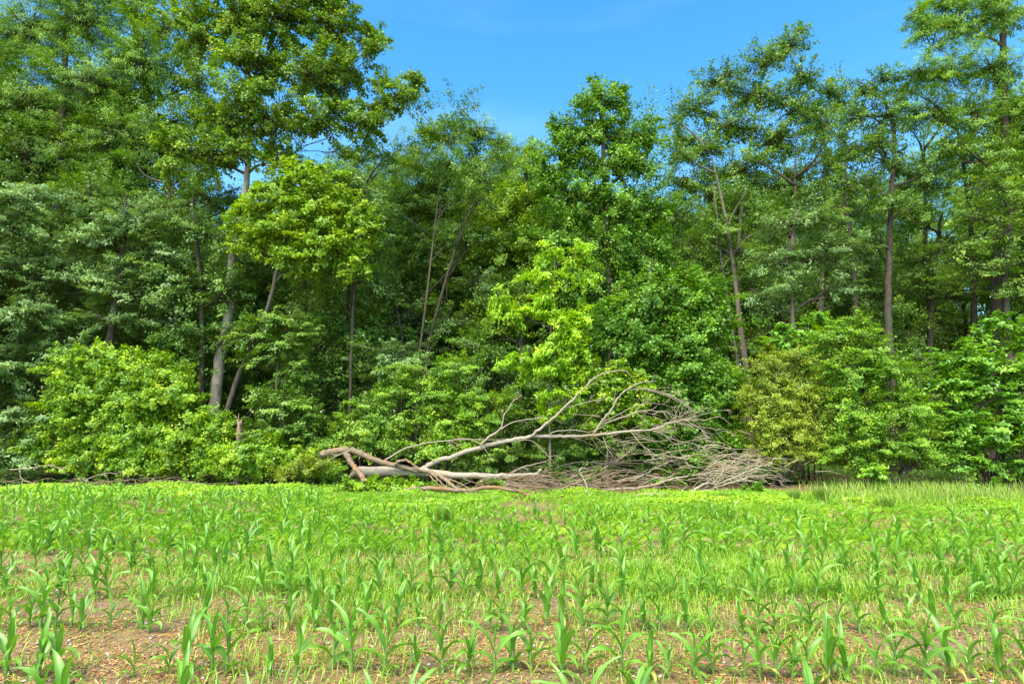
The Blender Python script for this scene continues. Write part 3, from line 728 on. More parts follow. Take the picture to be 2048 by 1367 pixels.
# ------------------------------------------------------------------ the wood behind: shared trees
def proto_tree(kind, h, rx, nb, trunk_r, bark, low=.3):
    pts = [np.array([0, 0, -.05])]
    x = np.zeros(3)
    for i in range(5):
        x = x + np.array([rng.normal() * .22, rng.normal() * .22, h / 5.3]); pts.append(x.copy())
    path = catmull(pts, 4); rad = np.linspace(trunk_r, .03, len(path)); rad[0] *= 1.3
    root = bpy.data.objects.new('tree', None); C.objects.link(root)
    tb = TubeBag(); tb.tube(path, rad, 8, .06)
    obj('trunk', tb.mesh('trunk', M[bark]), root)
    leaf = LF[kind]; bag = LeafBag(kind in ONE); lb = TubeBag()
    for i in range(nb):
        zc = h * (low + (1 - low) * (i + .5) / nb)
        a = i * 2.4 + rng.uniform(-.4, .4)
        r = rx * (1 - .55 * ((zc / h - .45) / .6) ** 2) * rng.uniform(.35, .8)
        s = path[int(np.argmin(np.abs(path[:, 2] - max(.5, zc - r * .5))))]
        c = np.array([s[0] + math.cos(a) * r, s[1] + math.sin(a) * r, zc])
        lr = .025 + .012 * r
        pth = catmull([s, (s + c) / 2 + rng.normal(size=3) * .12, c], 4)
        lb.tube(pth, np.linspace(lr, .012, len(pth)), 5)
        q = rng.uniform(.8, 1.2)
        fill_blob(bag, lb, c, (rx * .42 * q, rx * .42 * q, h * .075 * q + .25), leaf, 2.0, c, .36, .1)
    obj('branches', lb.mesh('branches', M[bark]), root)
    obj('crown', bag.mesh('crown', M[leaf['mat']]), root)
    return root

def dup(root, loc, rz, sc, label, group, cat='tree'):
    r = root.copy(); C.objects.link(r)
    r.location = loc; r.rotation_euler = (0, 0, rz); r.scale = (sc, sc, sc)
    for ch in list(root.children):
        c = ch.copy(); C.objects.link(c); c.parent = r
    return tag(r, label, cat, group)

protos = [proto_tree('back', 11, 2.6, 22, .15, 'bark_dark', .28), proto_tree('deep', 12, 2.3, 20, .17, 'bark_dark', .4),
          proto_tree('feather', 11.5, 2.5, 20, .13, 'bark', .35), proto_tree('back', 7, 2.4, 16, .09, 'bark_dark', .12)]
# highest slope the background may reach, from the sky line of the photo
skyx = [-300, 0, 230, 300, 420, 470, 560, 640, 700, 760, 1090, 1300, 1350, 1420, 1640, 1700, 1800, 1900, 2048, 2300]
skyy = [60, 80, 200, 400, 400, 400, 390, 330, 300, 300, 320, 370, 370, 340, 330, 310, 290, 230, 120, 60]
used = [False] * 4
spots = []
for row, Y in enumerate((18.5, 21.5, 25, 29, 34, 40)):
    n = int(2.1 * Y / 3.0)
    for i in range(n):
        px = -250 + (i + rng.uniform(.15, .85)) * 2550 / n
        y = Y + rng.uniform(-1.3, 1.3)
        if px > 1870 and px < 1985 and (row > 0 or rng.uniform() < .5): continue
        spots.append((px, y, row))
GW = 'trees deep in the wood behind the front row'
for px, y, row in spots:
    a, b, c = ray(px, np.interp(px, skyx, skyy) + 15 + 18 * rng.uniform(0, 3))
    hmax = CAM_H + c / b * y
    k = int(rng.integers(0, 4)) if row > 0 else int(rng.choice([0, 3, 3, 1]))
    hh = [11, 12, 11.5, 7][k]
    sc = min(hmax / (hh * 1.04), 1.15 if row == 0 else 1.6) * (1.0 if k != 3 else rng.uniform(.6, 1.0))
    x = (px - 1024) / F_PX / b * y
    loc = (x, y, float(gh(x, y)) - .05)
    lab = 'leafy tree of the shaded wood seen through gaps between the front trees'
    if not used[k]:
        used[k] = True; r = protos[k]; r.location = loc; r.scale = (sc,) * 3; tag(r, lab, 'tree', GW)
    else:
        dup(protos[k], loc, rng.uniform(0, 2 * PI), sc, lab, GW)

for i in range(46):
    px = -150 + (i + rng.uniform(.1, .9)) * 2350 / 46
    y = rng.uniform(17.5, 23.5); x = (px - 1024) / F_PX * y
    if 1890 < px < 1950: continue
    dup(protos[3], (x, y, float(gh(x, y)) - .9), rng.uniform(0, 6.28), rng.uniform(.42, .62), 'leafy bush of the shaded wood seen under the crowns of the trees', 'bushes deep in the shade of the wood', 'shrub')

# bare trunks that show in the dark interior
def pole(label, Y, path, r0, r1, bark='bark_dark', forks=5):
    tp = [P(p[0], p[1], Y) for p in path]
    b = tp[0]; z0 = float(gh(b[0], b[1]))
    if b[2] > z0: tp.insert(0, np.array([b[0] - (tp[1][0] - b[0]) * .2, b[1], z0 - .05])); b = tp[0]
    root = thing('tree', label, 'tree', (b[0], b[1], z0), 'bare trunks in the dark of the wood')
    for _ in range(2): tp.append(tp[-1] + (tp[-1] - tp[-2]) * .8 + rng.normal(size=3) * .12)
    off = np.array([b[0], b[1], z0]); pth = catmull(tp, 5)
    tb = TubeBag(); tb.tube(pth, r0 + (.006 - r0) * np.linspace(0, 1, len(pth)) ** 1.3, 8, .07); obj('trunk', tb.mesh('trunk', M[bark], off), root)
    bag = LeafBag(True)
    for f in range(forks):
        lb = TubeBag()
        j = int(len(pth) * rng.uniform(.5, .95)); s = pth[j]
        e = s + np.array([rng.choice([-1, 1]) * rng.uniform(.6, 1.5), rng.normal() * .5, rng.uniform(.7, 1.6)])
        q2 = catmull([s, (s + e) / 2 + rng.normal(size=3) * .1, e], 4); lb.tube(q2, np.linspace(r1 * .7, .01, len(q2)), 5)
        fill_blob(bag, None, e, (.9, .8, .5), LF['deep'], 1.6, e, .3, 0)
        obj('branch', lb.mesh('branch', M[bark], off), root)
    obj('crown', bag.mesh('crown', M['deep'], off), root)
pole('dark straight trunk in the shade, nearest right of the bright sweetgum', 18.0, [(612, 850), (610, 700), (608, 560), (605, 450)], .12, .07)
pole('thin dark trunk wrapped in ivy, midway between the pale trunk and the centre pair', 17.0, [(700, 830), (702, 680), (708, 560), (715, 470)], .09, .05)
pole('thick straight trunk in the gloom just left of the centre pair of brown trunks', 20.0, [(800, 800), (798, 680), (800, 560), (805, 470)], .17, .10)
pole('dark slanting trunk leaning up to the right across the centre gloom', 17.5, [(705, 760), (760, 690), (820, 620), (880, 560)], .05, .03, forks=1)
pole('brown trunk, right-hand one of the centre pair rising above the arching bush', 16.8, [(850, 748), (862, 670), (880, 600), (910, 500), (950, 400)], .055, .03, 'bark_dark')
pole('thin brown trunk, left-hand one of the centre pair rising above the arching bush', 17.0, [(836, 740), (846, 650), (856, 570), (870, 450)], .042, .02, 'bark')
pole('pale thin trunk standing behind the blue-green young tree', 17.5, [(1495, 760), (1480, 650), (1470, 560), (1450, 430)], .11, .06, 'bark')
pole('dark trunk behind the bronze bush, left of the forked oak', 18.5, [(1570, 700), (1568, 620), (1575, 520), (1590, 420)], .13, .08)
pole('dark trunk closely left of the forked oak', 19.0, [(1712, 700), (1712, 600), (1705, 500), (1690, 400)], .12, .07)
pole('dark trunk right of the forked oak, before the white gap', 18.0, [(1862, 720), (1860, 620), (1852, 520), (1850, 400)], .10, .07)
pole('dark trunk on the right side of the white gap', 17.2, [(1950, 740), (1948, 620), (1945, 500), (1930, 350)], .11, .08)
pole('thin trunk in the left gloom between the mound and the pale trunk', 16.5, [(345, 720), (345, 600), (342, 480), (345, 400)], .09, .07)

# ------------------------------------------------------------------ the fallen tree
def ground_Y(py):
    a, b, c = ray(1024, py)
    return CAM_H * b / -c

def line3(pts, Y):
    """pts: (px, py[, dY]); Y one distance or (start, end)"""
    n = len(pts)
    ya, yb = (Y, Y) if np.isscalar(Y) else Y
    out = [P(p[0], p[1], ya + (yb - ya) * i / max(1, n - 1) + (p[2] if len(p) > 2 else 0)) for i, p in enumerate(pts)]
    out = np.array(out)
    out[:, 2] = np.maximum(out[:, 2], gh(out[:, 0], out[:, 1]) + .01)
    return out

def grow_twigs(tb, path, length, r, n, level=2, start=.25, up=0.0, spread=.9, flow=None):
    """fine dead twigs leaving a branch"""
    m = len(path)
    d = np.gradient(path, axis=0)
    for _ in range(n if level < 2 else max(1, int(n * .62))):
        f = rng.uniform(start, 1) ** .8
        j = min(m - 1, int(f * (m - 1)))
        t = norm(d[j] if flow is None else norm(d[j]) + flow)
        side = norm(rng.normal(size=3) + np.array([0, 0, up]))
        v = norm(t * 1.0 + side * spread)
        L = length * rng.uniform(.4, 1.1) * (1.15 - .4 * f)
        p0 = path[j]
        p1 = p0 + v * L * .5 + rng.normal(size=3) * L * .05
        p2 = p1 + norm(v + t * .6 + rng.normal(size=3) * .25) * L * .5
        q = catmull([p0, p1, p2], 3)
        q[:, 2] = np.maximum(q[:, 2], .02)
        tb.tube(q, np.linspace(r, r * .4, len(q)), 4, cap=False)
        if level > 1:
            grow_twigs(tb, q, length * .5, r * .6, 3, level - 1, .2, up, spread * .8)

def branch_part(parent, off, pts, Y, r0, r1, mat, twl=0.0, twn=0, lvl=2, name='branch', k=8, wob=.07, up=0.0, tr=.006, start=.25):
    path = catmull(line3(pts, Y), 5)
    path[1:-1] += rng.normal(size=(len(path) - 2, 3)) * min(r0, .03) * .3
    tb = TubeBag(); t = np.linspace(0, 1, len(path)); tb.tube(path, r0 + (r1 - r0) * t, k, wob)
    o = obj(name, tb.mesh(name, M[mat], off), parent)
    if twn:
        tt = TubeBag(); grow_twigs(tt, path, twl, tr, twn, lvl, start, up)
        tag(obj('twigs', tt.mesh('twigs', M['twig'] if mat != 'brushwood' else M[mat], (0, 0, 0) if o is None else off), o), kind='stuff')
    return path, o

FY = 13.2
fb = P(722, 948, FY)
ft = thing('fallen_tree', 'big fallen dead tree with bare grey limbs lying along the edge of the wood', 'fallen tree', (fb[0], fb[1], float(gh(fb[0], fb[1]))))
fo = np.array([fb[0], fb[1], float(gh(fb[0], fb[1]))])
branch_part(ft, fo, [(712, 944, .1), (780, 941), (843, 943), (882, 947), (949, 951), (1016, 951), (1067, 948), (1083, 939)], (FY, 12.6), .115, .028, 'deadwood', .5, 14, 2, 'trunk', 12, .09, start=.5)
branch_part(ft, fo, [(840, 940), (862, 928), (890, 916), (944, 900), (989, 887), (1030, 878), (1062, 873), (1110, 872), (1133, 872), (1189, 870), (1231, 865), (1273, 861), (1306, 858), (1342, 845), (1370, 838), (1392, 832)],
            (FY, 12.7), .062, .012, 'deadwood', .8, 40, 2, 'branch', 10, .05, start=.45)
BR = [
    ([(960, 890), (980, 872), (1000, 858), (1008, 832), (1024, 807), (1043, 789)], (13.0, 12.8), .04, .008, .35, 8),
    ([(1000, 858), (1030, 843), (1070, 837), (1120, 840)], (12.9, 13.1), .02, .006, .45, 10),
    ([(1062, 872), (1089, 850), (1106, 836), (1133, 811), (1161, 783), (1186, 758), (1206, 746), (1245, 740), (1264, 752)], (12.95, 12.4), .05, .007, .4, 12),
    ([(1128, 818), (1161, 807), (1189, 801), (1210, 799)], (12.8, 12.5), .016, .005, .3, 7),
    ([(1186, 868), (1206, 839), (1223, 820), (1239, 792), (1262, 774), (1287, 764), (1312, 761)], (12.9, 12.5), .042, .007, .4, 12),
    ([(1256, 780), (1287, 777), (1317, 783), (1351, 795), (1378, 817)], (12.7, 12.3), .018, .005, .5, 18),
    ([(1290, 778), (1330, 790), (1365, 806), (1385, 822)], (12.6, 12.8), .012, .004, .4, 14),
    ([(1206, 847), (1245, 834), (1270, 826), (1287, 820), (1328, 824), (1364, 834)], (12.9, 12.6), .026, .005, .6, 22),
    ([(1268, 827), (1283, 808), (1295, 789)], (12.8, 12.6), .014, .004, .35, 8),
    ([(1200, 846), (1230, 832), (1270, 812), (1310, 806), (1350, 815)], (13.0, 12.8), .015, .004, .5, 14),
    ([(1100, 868), (1112, 862), (1153, 860), (1180, 863), (1212, 850)], (12.9, 12.8), .018, .008, .3, 5),
    ([(1206, 873), (1217, 900), (1228, 914)], (12.8, 12.5), .010, .004, .35, 8),
    ([(1262, 864), (1287, 892), (1328, 920)], (12.8, 12.3), .012, .004, .5, 14),
    ([(1306, 860), (1356, 881), (1384, 886), (1420, 898)], (12.8, 12.4), .013, .004, .5, 16),
    ([(1370, 839), (1403, 859), (1420, 878)], (12.7, 12.3), .012, .003, .4, 14),
    ([(1342, 846), (1380, 850), (1430, 858), (1470, 866)], (12.8, 12.7), .010, .003, .4, 14),
    ([(1392, 832), (1430, 822), (1460, 818)], (12.7, 12.6), .008, .003, .3, 8),
    ([(766, 922), (804, 899), (830, 891), (855, 885), (895, 881), (936, 877), (960, 888)], (13.1, 12.9), .028, .008, .35, 10),
    ([(895, 881), (908, 884), (922, 892)], (13.0, 12.8), .010, .004, .2, 4),
    ([(905, 880), (950, 878), (1010, 880), (1040, 884)], (13.1, 13.2), .012, .004, .35, 10),
    ([(1016, 951), (1040, 936), (1067, 928), (1092, 922)], (12.8, 12.7), .022, .006, .4, 12),
    ([(963, 888), (975, 905), (985, 922)], (12.9, 12.6), .008, .003, .25, 5),
    ([(1010, 884), (1060, 880), (1090, 905), (1110, 925)], (12.9, 12.5), .009, .003, .35, 9),
]
for pts, Y, r0, r1, tl, tn in BR:
    branch_part(ft, fo, pts, Y, r0 * .72, r1 * .8, 'deadwood', tl * .9, int(tn * .78), 2, 'branch', 7, tr=.0048)
be = line3([(724, 943), (714, 945), (705, 949), (697, 955)], (13.28, 13.1)); tb = TubeBag()
tb.tube(catmull(be, 3), np.linspace(.125, .035, 10), 11, .28); obj('broken_end', tb.mesh('broken_end', M['rotwood'], fo), ft)
# the broken, rotten limb arching at its left end
p, arch = branch_part(ft, fo, [(640, 910), (652, 906), (667, 903), (691, 899), (715, 904), (740, 915), (767, 924), (793, 931), (828, 939), (858, 943)],
            (12.7, 12.95), .085, .042, 'rotwood', name='rotten_limb', k=12, wob=.14)
branch_part(ft, fo, [(858, 943), (885, 955), (906, 971), (930, 985), (960, 991)], (12.9, 11.9), .05, .02, 'rotwood', .4, 12, 2, 'rotten_limb', 9, .12, tr=.008)
branch_part(ft, fo, [(691, 906), (700, 920), (710, 936), (722, 950), (730, 962)], (12.75, 12.5), .06, .055, 'rotwood', name='prop_limb', k=10, wob=.16)
branch_part(ft, fo, [(788, 931), (797, 922), (812, 920), (828, 930), (845, 941)], (12.8, 12.85), .035, .02, 'rotwood', name='branch', k=8, wob=.12)
branch_part(ft, fo, [(700, 900), (675, 910), (655, 922)], (12.7, 12.6), .012, .005, 'twig', .2, 4, 1)
for a in ([(860, 944), (880, 962), (905, 985), (925, 1000)], [(870, 948), (900, 958), (925, 968), (950, 985)], [(860, 950), (868, 960), (893, 985)]):
    branch_part(ft, fo, a, (12.8, 12.0), .018, .006, 'rotwood', .25, 6, 1)

# loose dead wood on the ground, each piece a thing
def loose(name, label, pts, Y, r0, r1, mat='deadwood', tl=.3, tn=6, lvl=2, group=None, extra=(), wob=.07, up=.3):
    a = line3(pts, Y)
    z0 = float(gh(a[0][0], a[0][1]))
    root = thing(name, label, 'dead branch', (a[0][0], a[0][1], z0), group)
    off = np.array([a[0][0], a[0][1], z0])
    branch_part(root, off, pts, Y, r0, r1, mat, tl, tn, lvl, 'stem', 8, wob, up)
    for e, Ye, ra, rb, tl2, tn2 in extra:
        branch_part(root, off, e, Ye, ra, rb, mat, tl2, tn2, lvl, 'branch', 6, wob, up)
    return root
DG = 'dead branches lying before the wood'
loose('dead_branch', 'long pale forked branch lying on the light green carpet at the lower right', [(1253, 995), (1287, 989), (1340, 988), (1384, 987), (1412, 981), (1445, 970), (1495, 955), (1537, 946)],
      (11.5, 12.0), .038, .006, tl=.4, tn=22, group=DG,
      extra=[([(1378, 986), (1395, 975), (1412, 966), (1440, 966), (1478, 950), (1512, 936), (1545, 925)], (11.65, 12.1), .028, .005, .35, 20),
             ([(1384, 978), (1393, 966), (1401, 959)], (11.6, 11.5), .008, .003, .1, 2), ([(1428, 966), (1440, 950), (1452, 936), (1470, 922)], (11.8, 12.0), .014, .004, .3, 10)])
loose('dead_branch', 'grey branch reaching right, second above the long pale forked one', [(1206, 979), (1273, 975), (1314, 967), (1356, 955), (1412, 945), (1481, 934), (1540, 925)], (12.1, 12.6), .03, .006, tl=.42, tn=30, group=DG,
      extra=[([(1400, 948), (1450, 945), (1510, 950), (1570, 962)], (12.3, 12.2), .012, .003, .4, 18)])
loose('dead_branch', 'brownish branch curving up into the twig heap at its right end', [(1234, 964), (1287, 952), (1340, 948), (1370, 946), (1406, 938), (1453, 925), (1495, 920)], (12.5, 12.9), .042, .008, 'brushwood', tl=.42, tn=30, group=DG,
      extra=[([(1453, 925), (1490, 912), (1520, 908)], (12.8, 12.9), .014, .004, .4, 16)])
loose('dead_branch', 'thin branch rising at a slant across the dark gap under the twig fan', [(1262, 962), (1292, 946), (1328, 927), (1384, 908), (1420, 895)], (12.4, 12.9), .018, .005, tl=.45, tn=16, group=DG)
loose('dead_branch', 'reddish brown dead bough with withered fronds slanting up under the main limb', [(1150, 962), (1189, 945), (1231, 923), (1250, 910), (1264, 899)], (12.3, 12.9), .022, .006, 'brushwood', tl=.4, tn=34, group=DG)
loose('dead_branch', 'crooked pale stick standing upright with a curled tip in front of the heap', [(1181, 1004), (1178, 989), (1172, 967), (1166, 955), (1159, 942), (1162, 936), (1170, 935), (1177, 940)], (11.3, 11.5), .017, .006, tl=.15, tn=2, group=DG)
loose('dead_branch', 'dull brown log lying low in the greenery under the rotten limb', [(809, 980), (842, 975), (895, 978), (936, 981)], (12.1, 12.0), .05, .035, 'brushwood', tl=.2, tn=5, group=DG, wob=.12)
loose('dead_branch', 'long brown branch sloping down right onto the bare soil patch', [(925, 985), (976, 974), (1030, 980), (1055, 988), (1083, 999)], (12.2, 11.3), .045, .016, 'brushwood', tl=.4, tn=16, group=DG)
loose('dead_branch', 'thin brown branch lying flat behind the crooked upright stick', [(1000, 968), (1060, 972), (1130, 976), (1200, 972)], (12.4, 12.2), .022, .010, 'brushwood', tl=.4, tn=24, group=DG)
loose('dead_branch', 'grey branch low behind the bare soil patch, half hidden by the brown one', [(960, 962), (1020, 966), (1080, 968), (1150, 965)], (12.7, 12.6), .02, .008, 'deadwood', tl=.4, tn=22, group=DG)
loose('dead_branch', 'dark slanting stick between the reddish bough and the crooked upright stick', [(1105, 985), (1150, 965), (1190, 952), (1215, 938)], (11.9, 12.4), .014, .005, 'brushwood', tl=.35, tn=14, group=DG)
loose('dead_branch', 'pale curved dead twigs under the left end of the vine mound', [(20, 938), (60, 936), (95, 930), (130, 940)], (13.2, 13.0), .012, .005, 'twig', tl=.3, tn=7, group=DG,
      extra=[([(40, 940), (42, 955), (60, 965), (95, 968)], (12.9, 12.9), .010, .004, .2, 3)])
loose('dead_branch', 'grey dead twigs sticking out low from the middle of the vine mound', [(150, 972), (180, 955), (215, 945), (240, 950)], (13.0, 13.0), .010, .004, 'twig', tl=.3, tn=8, group=DG)

def twig_heap(name, label, cx, py, w, h, Y, n, mat):
    tb = TubeBag(); c = P(cx, py, Y); s = m_per_px(Y)
    for i in range(n):
        a = c + np.array([rng.normal() * w * .4, rng.normal() * .35, rng.uniform(0, h)]) * np.array([s, 1, s])
        ang = rng.normal() * .35 + rng.choice([0, PI], p=[.8, .2])
        v = np.array([math.cos(ang), rng.normal() * .35, math.sin(ang) * .5 + rng.normal() * .12])
        L = rng.uniform(.3, .9)
        q = catmull([a, a + v * L * .5 + rng.normal(size=3) * .05, a + v * L + np.array([0, 0, -.08])], 3)
        q[:, 2] = np.maximum(q[:, 2], .02)
        tb.tube(q, np.linspace(.008, .003, len(q)), 4, cap=False)
    o = obj(name, tb.mesh(name, M[mat])); tag(o, label, 'brush pile', None, 'stuff')
twig_heap('brush_pile', 'heap of fine brown-grey dead twigs at the right end of the fallen tree', 1430, 960, 170, 50, 12.5, 120, 'twig')
twig_heap('brush_pile', 'tangle of dark brown twigs lying low behind the bare soil patch', 1120, 975, 260, 26, 12.3, 170, 'brushwood')
twig_heap('brush_pile', 'fine pale twigs fanned under the tip of the main limb', 1330, 900, 170, 70, 12.9, 40, 'twig')
twig_heap('brush_pile', 'dark dead twigs littering the foot of the vine mound', 260, 975, 330, 20, 13.5, 100, 'brushwood')

# broken snag
sb = P(479, 882, 13.35); z0 = float(gh(sb[0], sb[1]))
sn = thing('snag', 'short broken dead stump with splintered top and dark hole, standing right of the pale trunk', 'snag', (sb[0], sb[1], z0))
so = np.array([sb[0], sb[1], z0])
tb = TubeBag(); pth = np.array([[sb[0], sb[1], z0 - .05], P(478, 885, 13.35), P(479, 862, 13.35), P(480, 842, 13.35)])
tb.tube(catmull(pth, 4), np.linspace(.075, .055, 13), 10, .12)
obj('trunk', tb.mesh('trunk', M['rotwood'], so), sn)
for px, hpx, w in ((477, 826, .022), (483, 834, .018), (480, 838, .02), (474, 840, .014)):
    tb = TubeBag(); tb.tube(np.array([P(px, 848, 13.35), P(px, (848 + hpx) / 2, 13.34), P(px + .6, hpx, 13.35)]), [w, w * .7, .003], 5, .2)
    obj('splinter', tb.mesh('splinter', M['rotwood'], so), sn)
hole = leaf_mat('hole_dark', (.012, .008, .006), (.02, .014, .01))
hc = P(481, 852, 13.285); an = np.arange(10) * 2 * PI / 10
V = np.array([[hc[0] + .022 * math.cos(a), hc[1] + .012 * math.cos(2 * a), hc[2] + .04 * math.sin(a)] for a in an] + [[hc[0] + .008 * math.cos(a), hc[1] + .03, hc[2] + .02 * math.sin(a)] for a in an])
i = np.arange(10); q = np.stack([i, (i + 1) % 10, (i + 1) % 10 + 10, i + 10], 1)
obj('hole', mesh_np('hole', V, np.concatenate([q.ravel(), i + 10]), np.concatenate([np.full(10, 4), [10]]), M['bark_dark'], None, False, so), sn)

# ------------------------------------------------------------------ ground cover, grasses, litter
def blades(name, pos, h, w, lean, mat, far=99):
    """bent grass blades: tapered ribbons"""
    n = len(pos); h = np.broadcast_to(h, (n,)); w = np.broadcast_to(w, (n,))
    az = rng.uniform(0, 2 * PI, n); d = np.stack([np.cos(az), np.sin(az), np.zeros(n)], 1)
    fa = az + rng.uniform(.9, 2.2, n); s = np.stack([np.cos(fa), np.sin(fa), np.zeros(n)], 1)
    ln = lean * rng.uniform(.3, 1.4, n)
    up = np.array([0, 0, 1.0])
    p0 = pos; p1 = pos + up * (h * .55)[:, None] + d * (h * ln * .35)[:, None]
    p2 = pos + up * (h * (1 - .35 * np.minimum(ln, 1.2)))[:, None] + d * (h * ln)[:, None]
    W = (w * .5)[:, None]
    V = np.stack([p0 - s * W * .7, p0 + s * W * .7, p1 - s * W, p1 + s * W, p2], 1).reshape(-1, 3)
    i = np.arange(n) * 5
    near = pos[:, 1] < far
    a = i[near]; b = i[~near]
    L = np.concatenate([np.stack([a, a + 1, a + 3, a + 2, a + 2, a + 3, a + 4], 1).ravel(), np.stack([b, b + 3, b + 4], 1).ravel()])
    sizes = np.concatenate([np.tile([4, 3], len(a)), np.full(len(b), 3)])
    r = rng.uniform(0, 1, n); c = np.clip(vn(pos[:, 0], pos[:, 1], .5, 11) * .8 + rng.uniform(0, .3, n), 0, 1)
    r = np.concatenate([np.repeat(r[near], 2), r[~near]]); c = np.concatenate([np.repeat(c[near], 2), c[~near]])
    return mesh_np(name, V, L, sizes, mat, {'rnd': ('FACE', r), 'clump': ('FACE', c)})

def scatter(n, y0, y1, keep, half=.98, pw=1.0):
    """random ground points in the strip y0..y1, kept by a density function of x, y"""
    y = y0 + (y1 - y0) * rng.uniform(0, 1, n) ** pw
    x = rng.uniform(-1, 1, n) * (y * half + .6)
    k = rng.uniform(0, 1, n) < keep(x, y)
    x, y = x[k], y[k]
    return np.stack([x, y, gh(x, y)], 1)

def sstep(a, b, x):
    t = np.clip((x - a) / (b - a), 0, 1); return t * t * (3 - 2 * t)

def px_of(x, y):
    return 1024 + x / y * F_PX * 1.02

# where the lime carpet starts
def carpet_edge(x):
    return np.interp(x, [-14, -8, -3.5, -2.5, -1, 0, 1.3, 2.5, 5, 9, 14], [11.3, 11.1, 10.8, 9.9, 10.3, 11.5, 11.6, 10.4, 10.1, 10.1, 10.2]) + .5 * (vn(x, x * 0, .8, 21) - .5)

def carpet_keep(x, y):
    e = carpet_edge(x)
    back = np.interp(x, [-14, -2, 1, 6, 14], [13.2, 13.0, 12.3, 11.9, 11.9])
    return sstep(e - .35, e + .35, y) * (1 - sstep(back - .6, back + .2, y)) * (.35 + .65 * sstep(.25, .5, vn(x, y, .6, 22)))
pt = scatter(270000, 9.2, 14.4, carpet_keep)
bag = LeafBag(True); n = len(pt)
lump = vn(pt[:, 0], pt[:, 1], .7, 23) ; pt[:, 2] += rng.uniform(.01, .05, n) + .13 * lump * rng.uniform(.5, 1, n)
bag.add(pt, np.array([0, -.25, 1.0]) + rng.normal(size=(n, 3)) * .38, rng.normal(size=(n, 3)), .044 * rng.uniform(.5, 1.4, n), .036 * rng.uniform(.5, 1.4, n), rng.uniform(0, 1, n), np.clip(lump + rng.normal(size=n) * .12, 0, 1))
tag(obj('ground_cover', bag.mesh('ground_cover', M['carpet'])), 'low light green leafy creeper carpeting the strip before the wood', 'ground cover', None, 'stuff')

pt = scatter(70000, 9.0, 14.0, lambda x, y: carpet_keep(x, y) * sstep(.35, .75, vn(x, y, .45, 24)))
tag(obj('grass', blades('grass', pt, rng.uniform(.06, .26, len(pt)) * rng.uniform(.5, 1, len(pt)), .006, .6, leaf_mat('strip_grass', (.06, .17, .015), (.13, .28, .025), (.30, .36, .10), tr=.3))), 'thin grass shoots standing up through the light green creeper', 'grass', None, 'stuff')

# grassy patches in the transition strip
def strip_keep(x, y):
    p = px_of(x, y)
    a = sstep(650, 760, p) * (1 - sstep(940, 1010, p)) * sstep(8.8, 9.6, y) * .9
    b = sstep(1180, 1230, p) * (1 - sstep(1550, 1700, p)) * sstep(9.2, 9.8, y) * .8
    return np.clip(a + b, 0, 1) * (1 - sstep(11.0, 11.8, y)) * (.35 + .65 * sstep(.3, .6, vn(x, y, .5, 31)))
pt = scatter(60000, 8.8, 11.8, strip_keep)
tag(obj('grass', blades('grass', pt, rng.uniform(.08, .2, len(pt)), .009, .5, M['carpet'])), 'bright short grass between the maize and the dead branches', 'grass', None, 'stuff')

# weeds between the maize
def weed_dens(x, y):
    p = px_of(x, y)
    m = sstep(4.4, 6.0, y) * .34 + .13
    patch = sstep(.42, .66, vn(x, y, .75, 41) * .6 + vn(x, y, .28, 42) * .4)
    thick = np.exp(-(((p - 640) / 230) ** 2)) * np.exp(-(((y - 6.0) / .9) ** 2)) * 1.3
    thick = thick + np.exp(-(((p - 1560) / 300) ** 2)) * np.exp(-(((y - 5.9) / .9) ** 2)) * 1.3
    left = 1 - .75 * (1 - sstep(300, 650, p)) * sstep(8.2, 9.5, y)
    mid = 1 - .85 * np.exp(-(((p - 1060) / 120) ** 2)) * sstep(8.6, 9.6, y)
    return np.clip(m * (.12 + .88 * patch) * left * mid + thick * (.3 + .7 * patch), 0, 1)
pt = scatter(430000, 3.0, 11.6, weed_dens, pw=.9)
n = len(pt)
tag(obj('weed_grass', blades('weed_grass', pt, rng.uniform(.04, .15, n) * (1 + .3 * (pt[:, 1] > 5.3)), rng.uniform(.0035, .0075, n) * np.where(pt[:, 1] > 7, 1.35, 1), .85, M['weed'], 7.0)), 'patchy light green weed grass growing between the maize plants', 'weeds', None, 'stuff')
# fine low seedlings near the camera
pt = scatter(26000, 3.0, 6.5, lambda x, y: .15 + .85 * sstep(.5, .7, vn(x, y, .35, 45)))
bag = LeafBag(True); n = len(pt); pt[:, 2] += rng.uniform(.005, .03, n)
bag.add(pt, np.array([0, 0, 1.0]) + rng.normal(size=(n, 3)) * .4, rng.normal(size=(n, 3)), .022 * rng.uniform(.6, 1.4, n), .011, rng.uniform(0, 1, n), rng.uniform(0, 1, n))
tag(obj('seedlings', bag.mesh('seedlings', M['weed'])), 'tiny weed seedlings dotting the bare soil between the rows', 'weeds', None, 'stuff')

# tall pale sedge at the right
def sedge_keep(x, y):
    p = px_of(x, y)
    return sstep(1560, 1760, p) * sstep(9.9, 10.6, y) * (1 - sstep(12.3, 12.8, y)) * (.25 + .75 * sstep(.3, .6, vn(x, y, .6, 51)))
pt = scatter(60000, 9.8, 12.9, sedge_keep); n = len(pt)
tag(obj('sedge', blades('sedge', pt, rng.uniform(.14, .42, n), rng.uniform(.006, .010, n), .45, M['sedge'])), 'tall pale meadow grass with ripening heads before the right-hand bushes', 'grass', None, 'stuff')

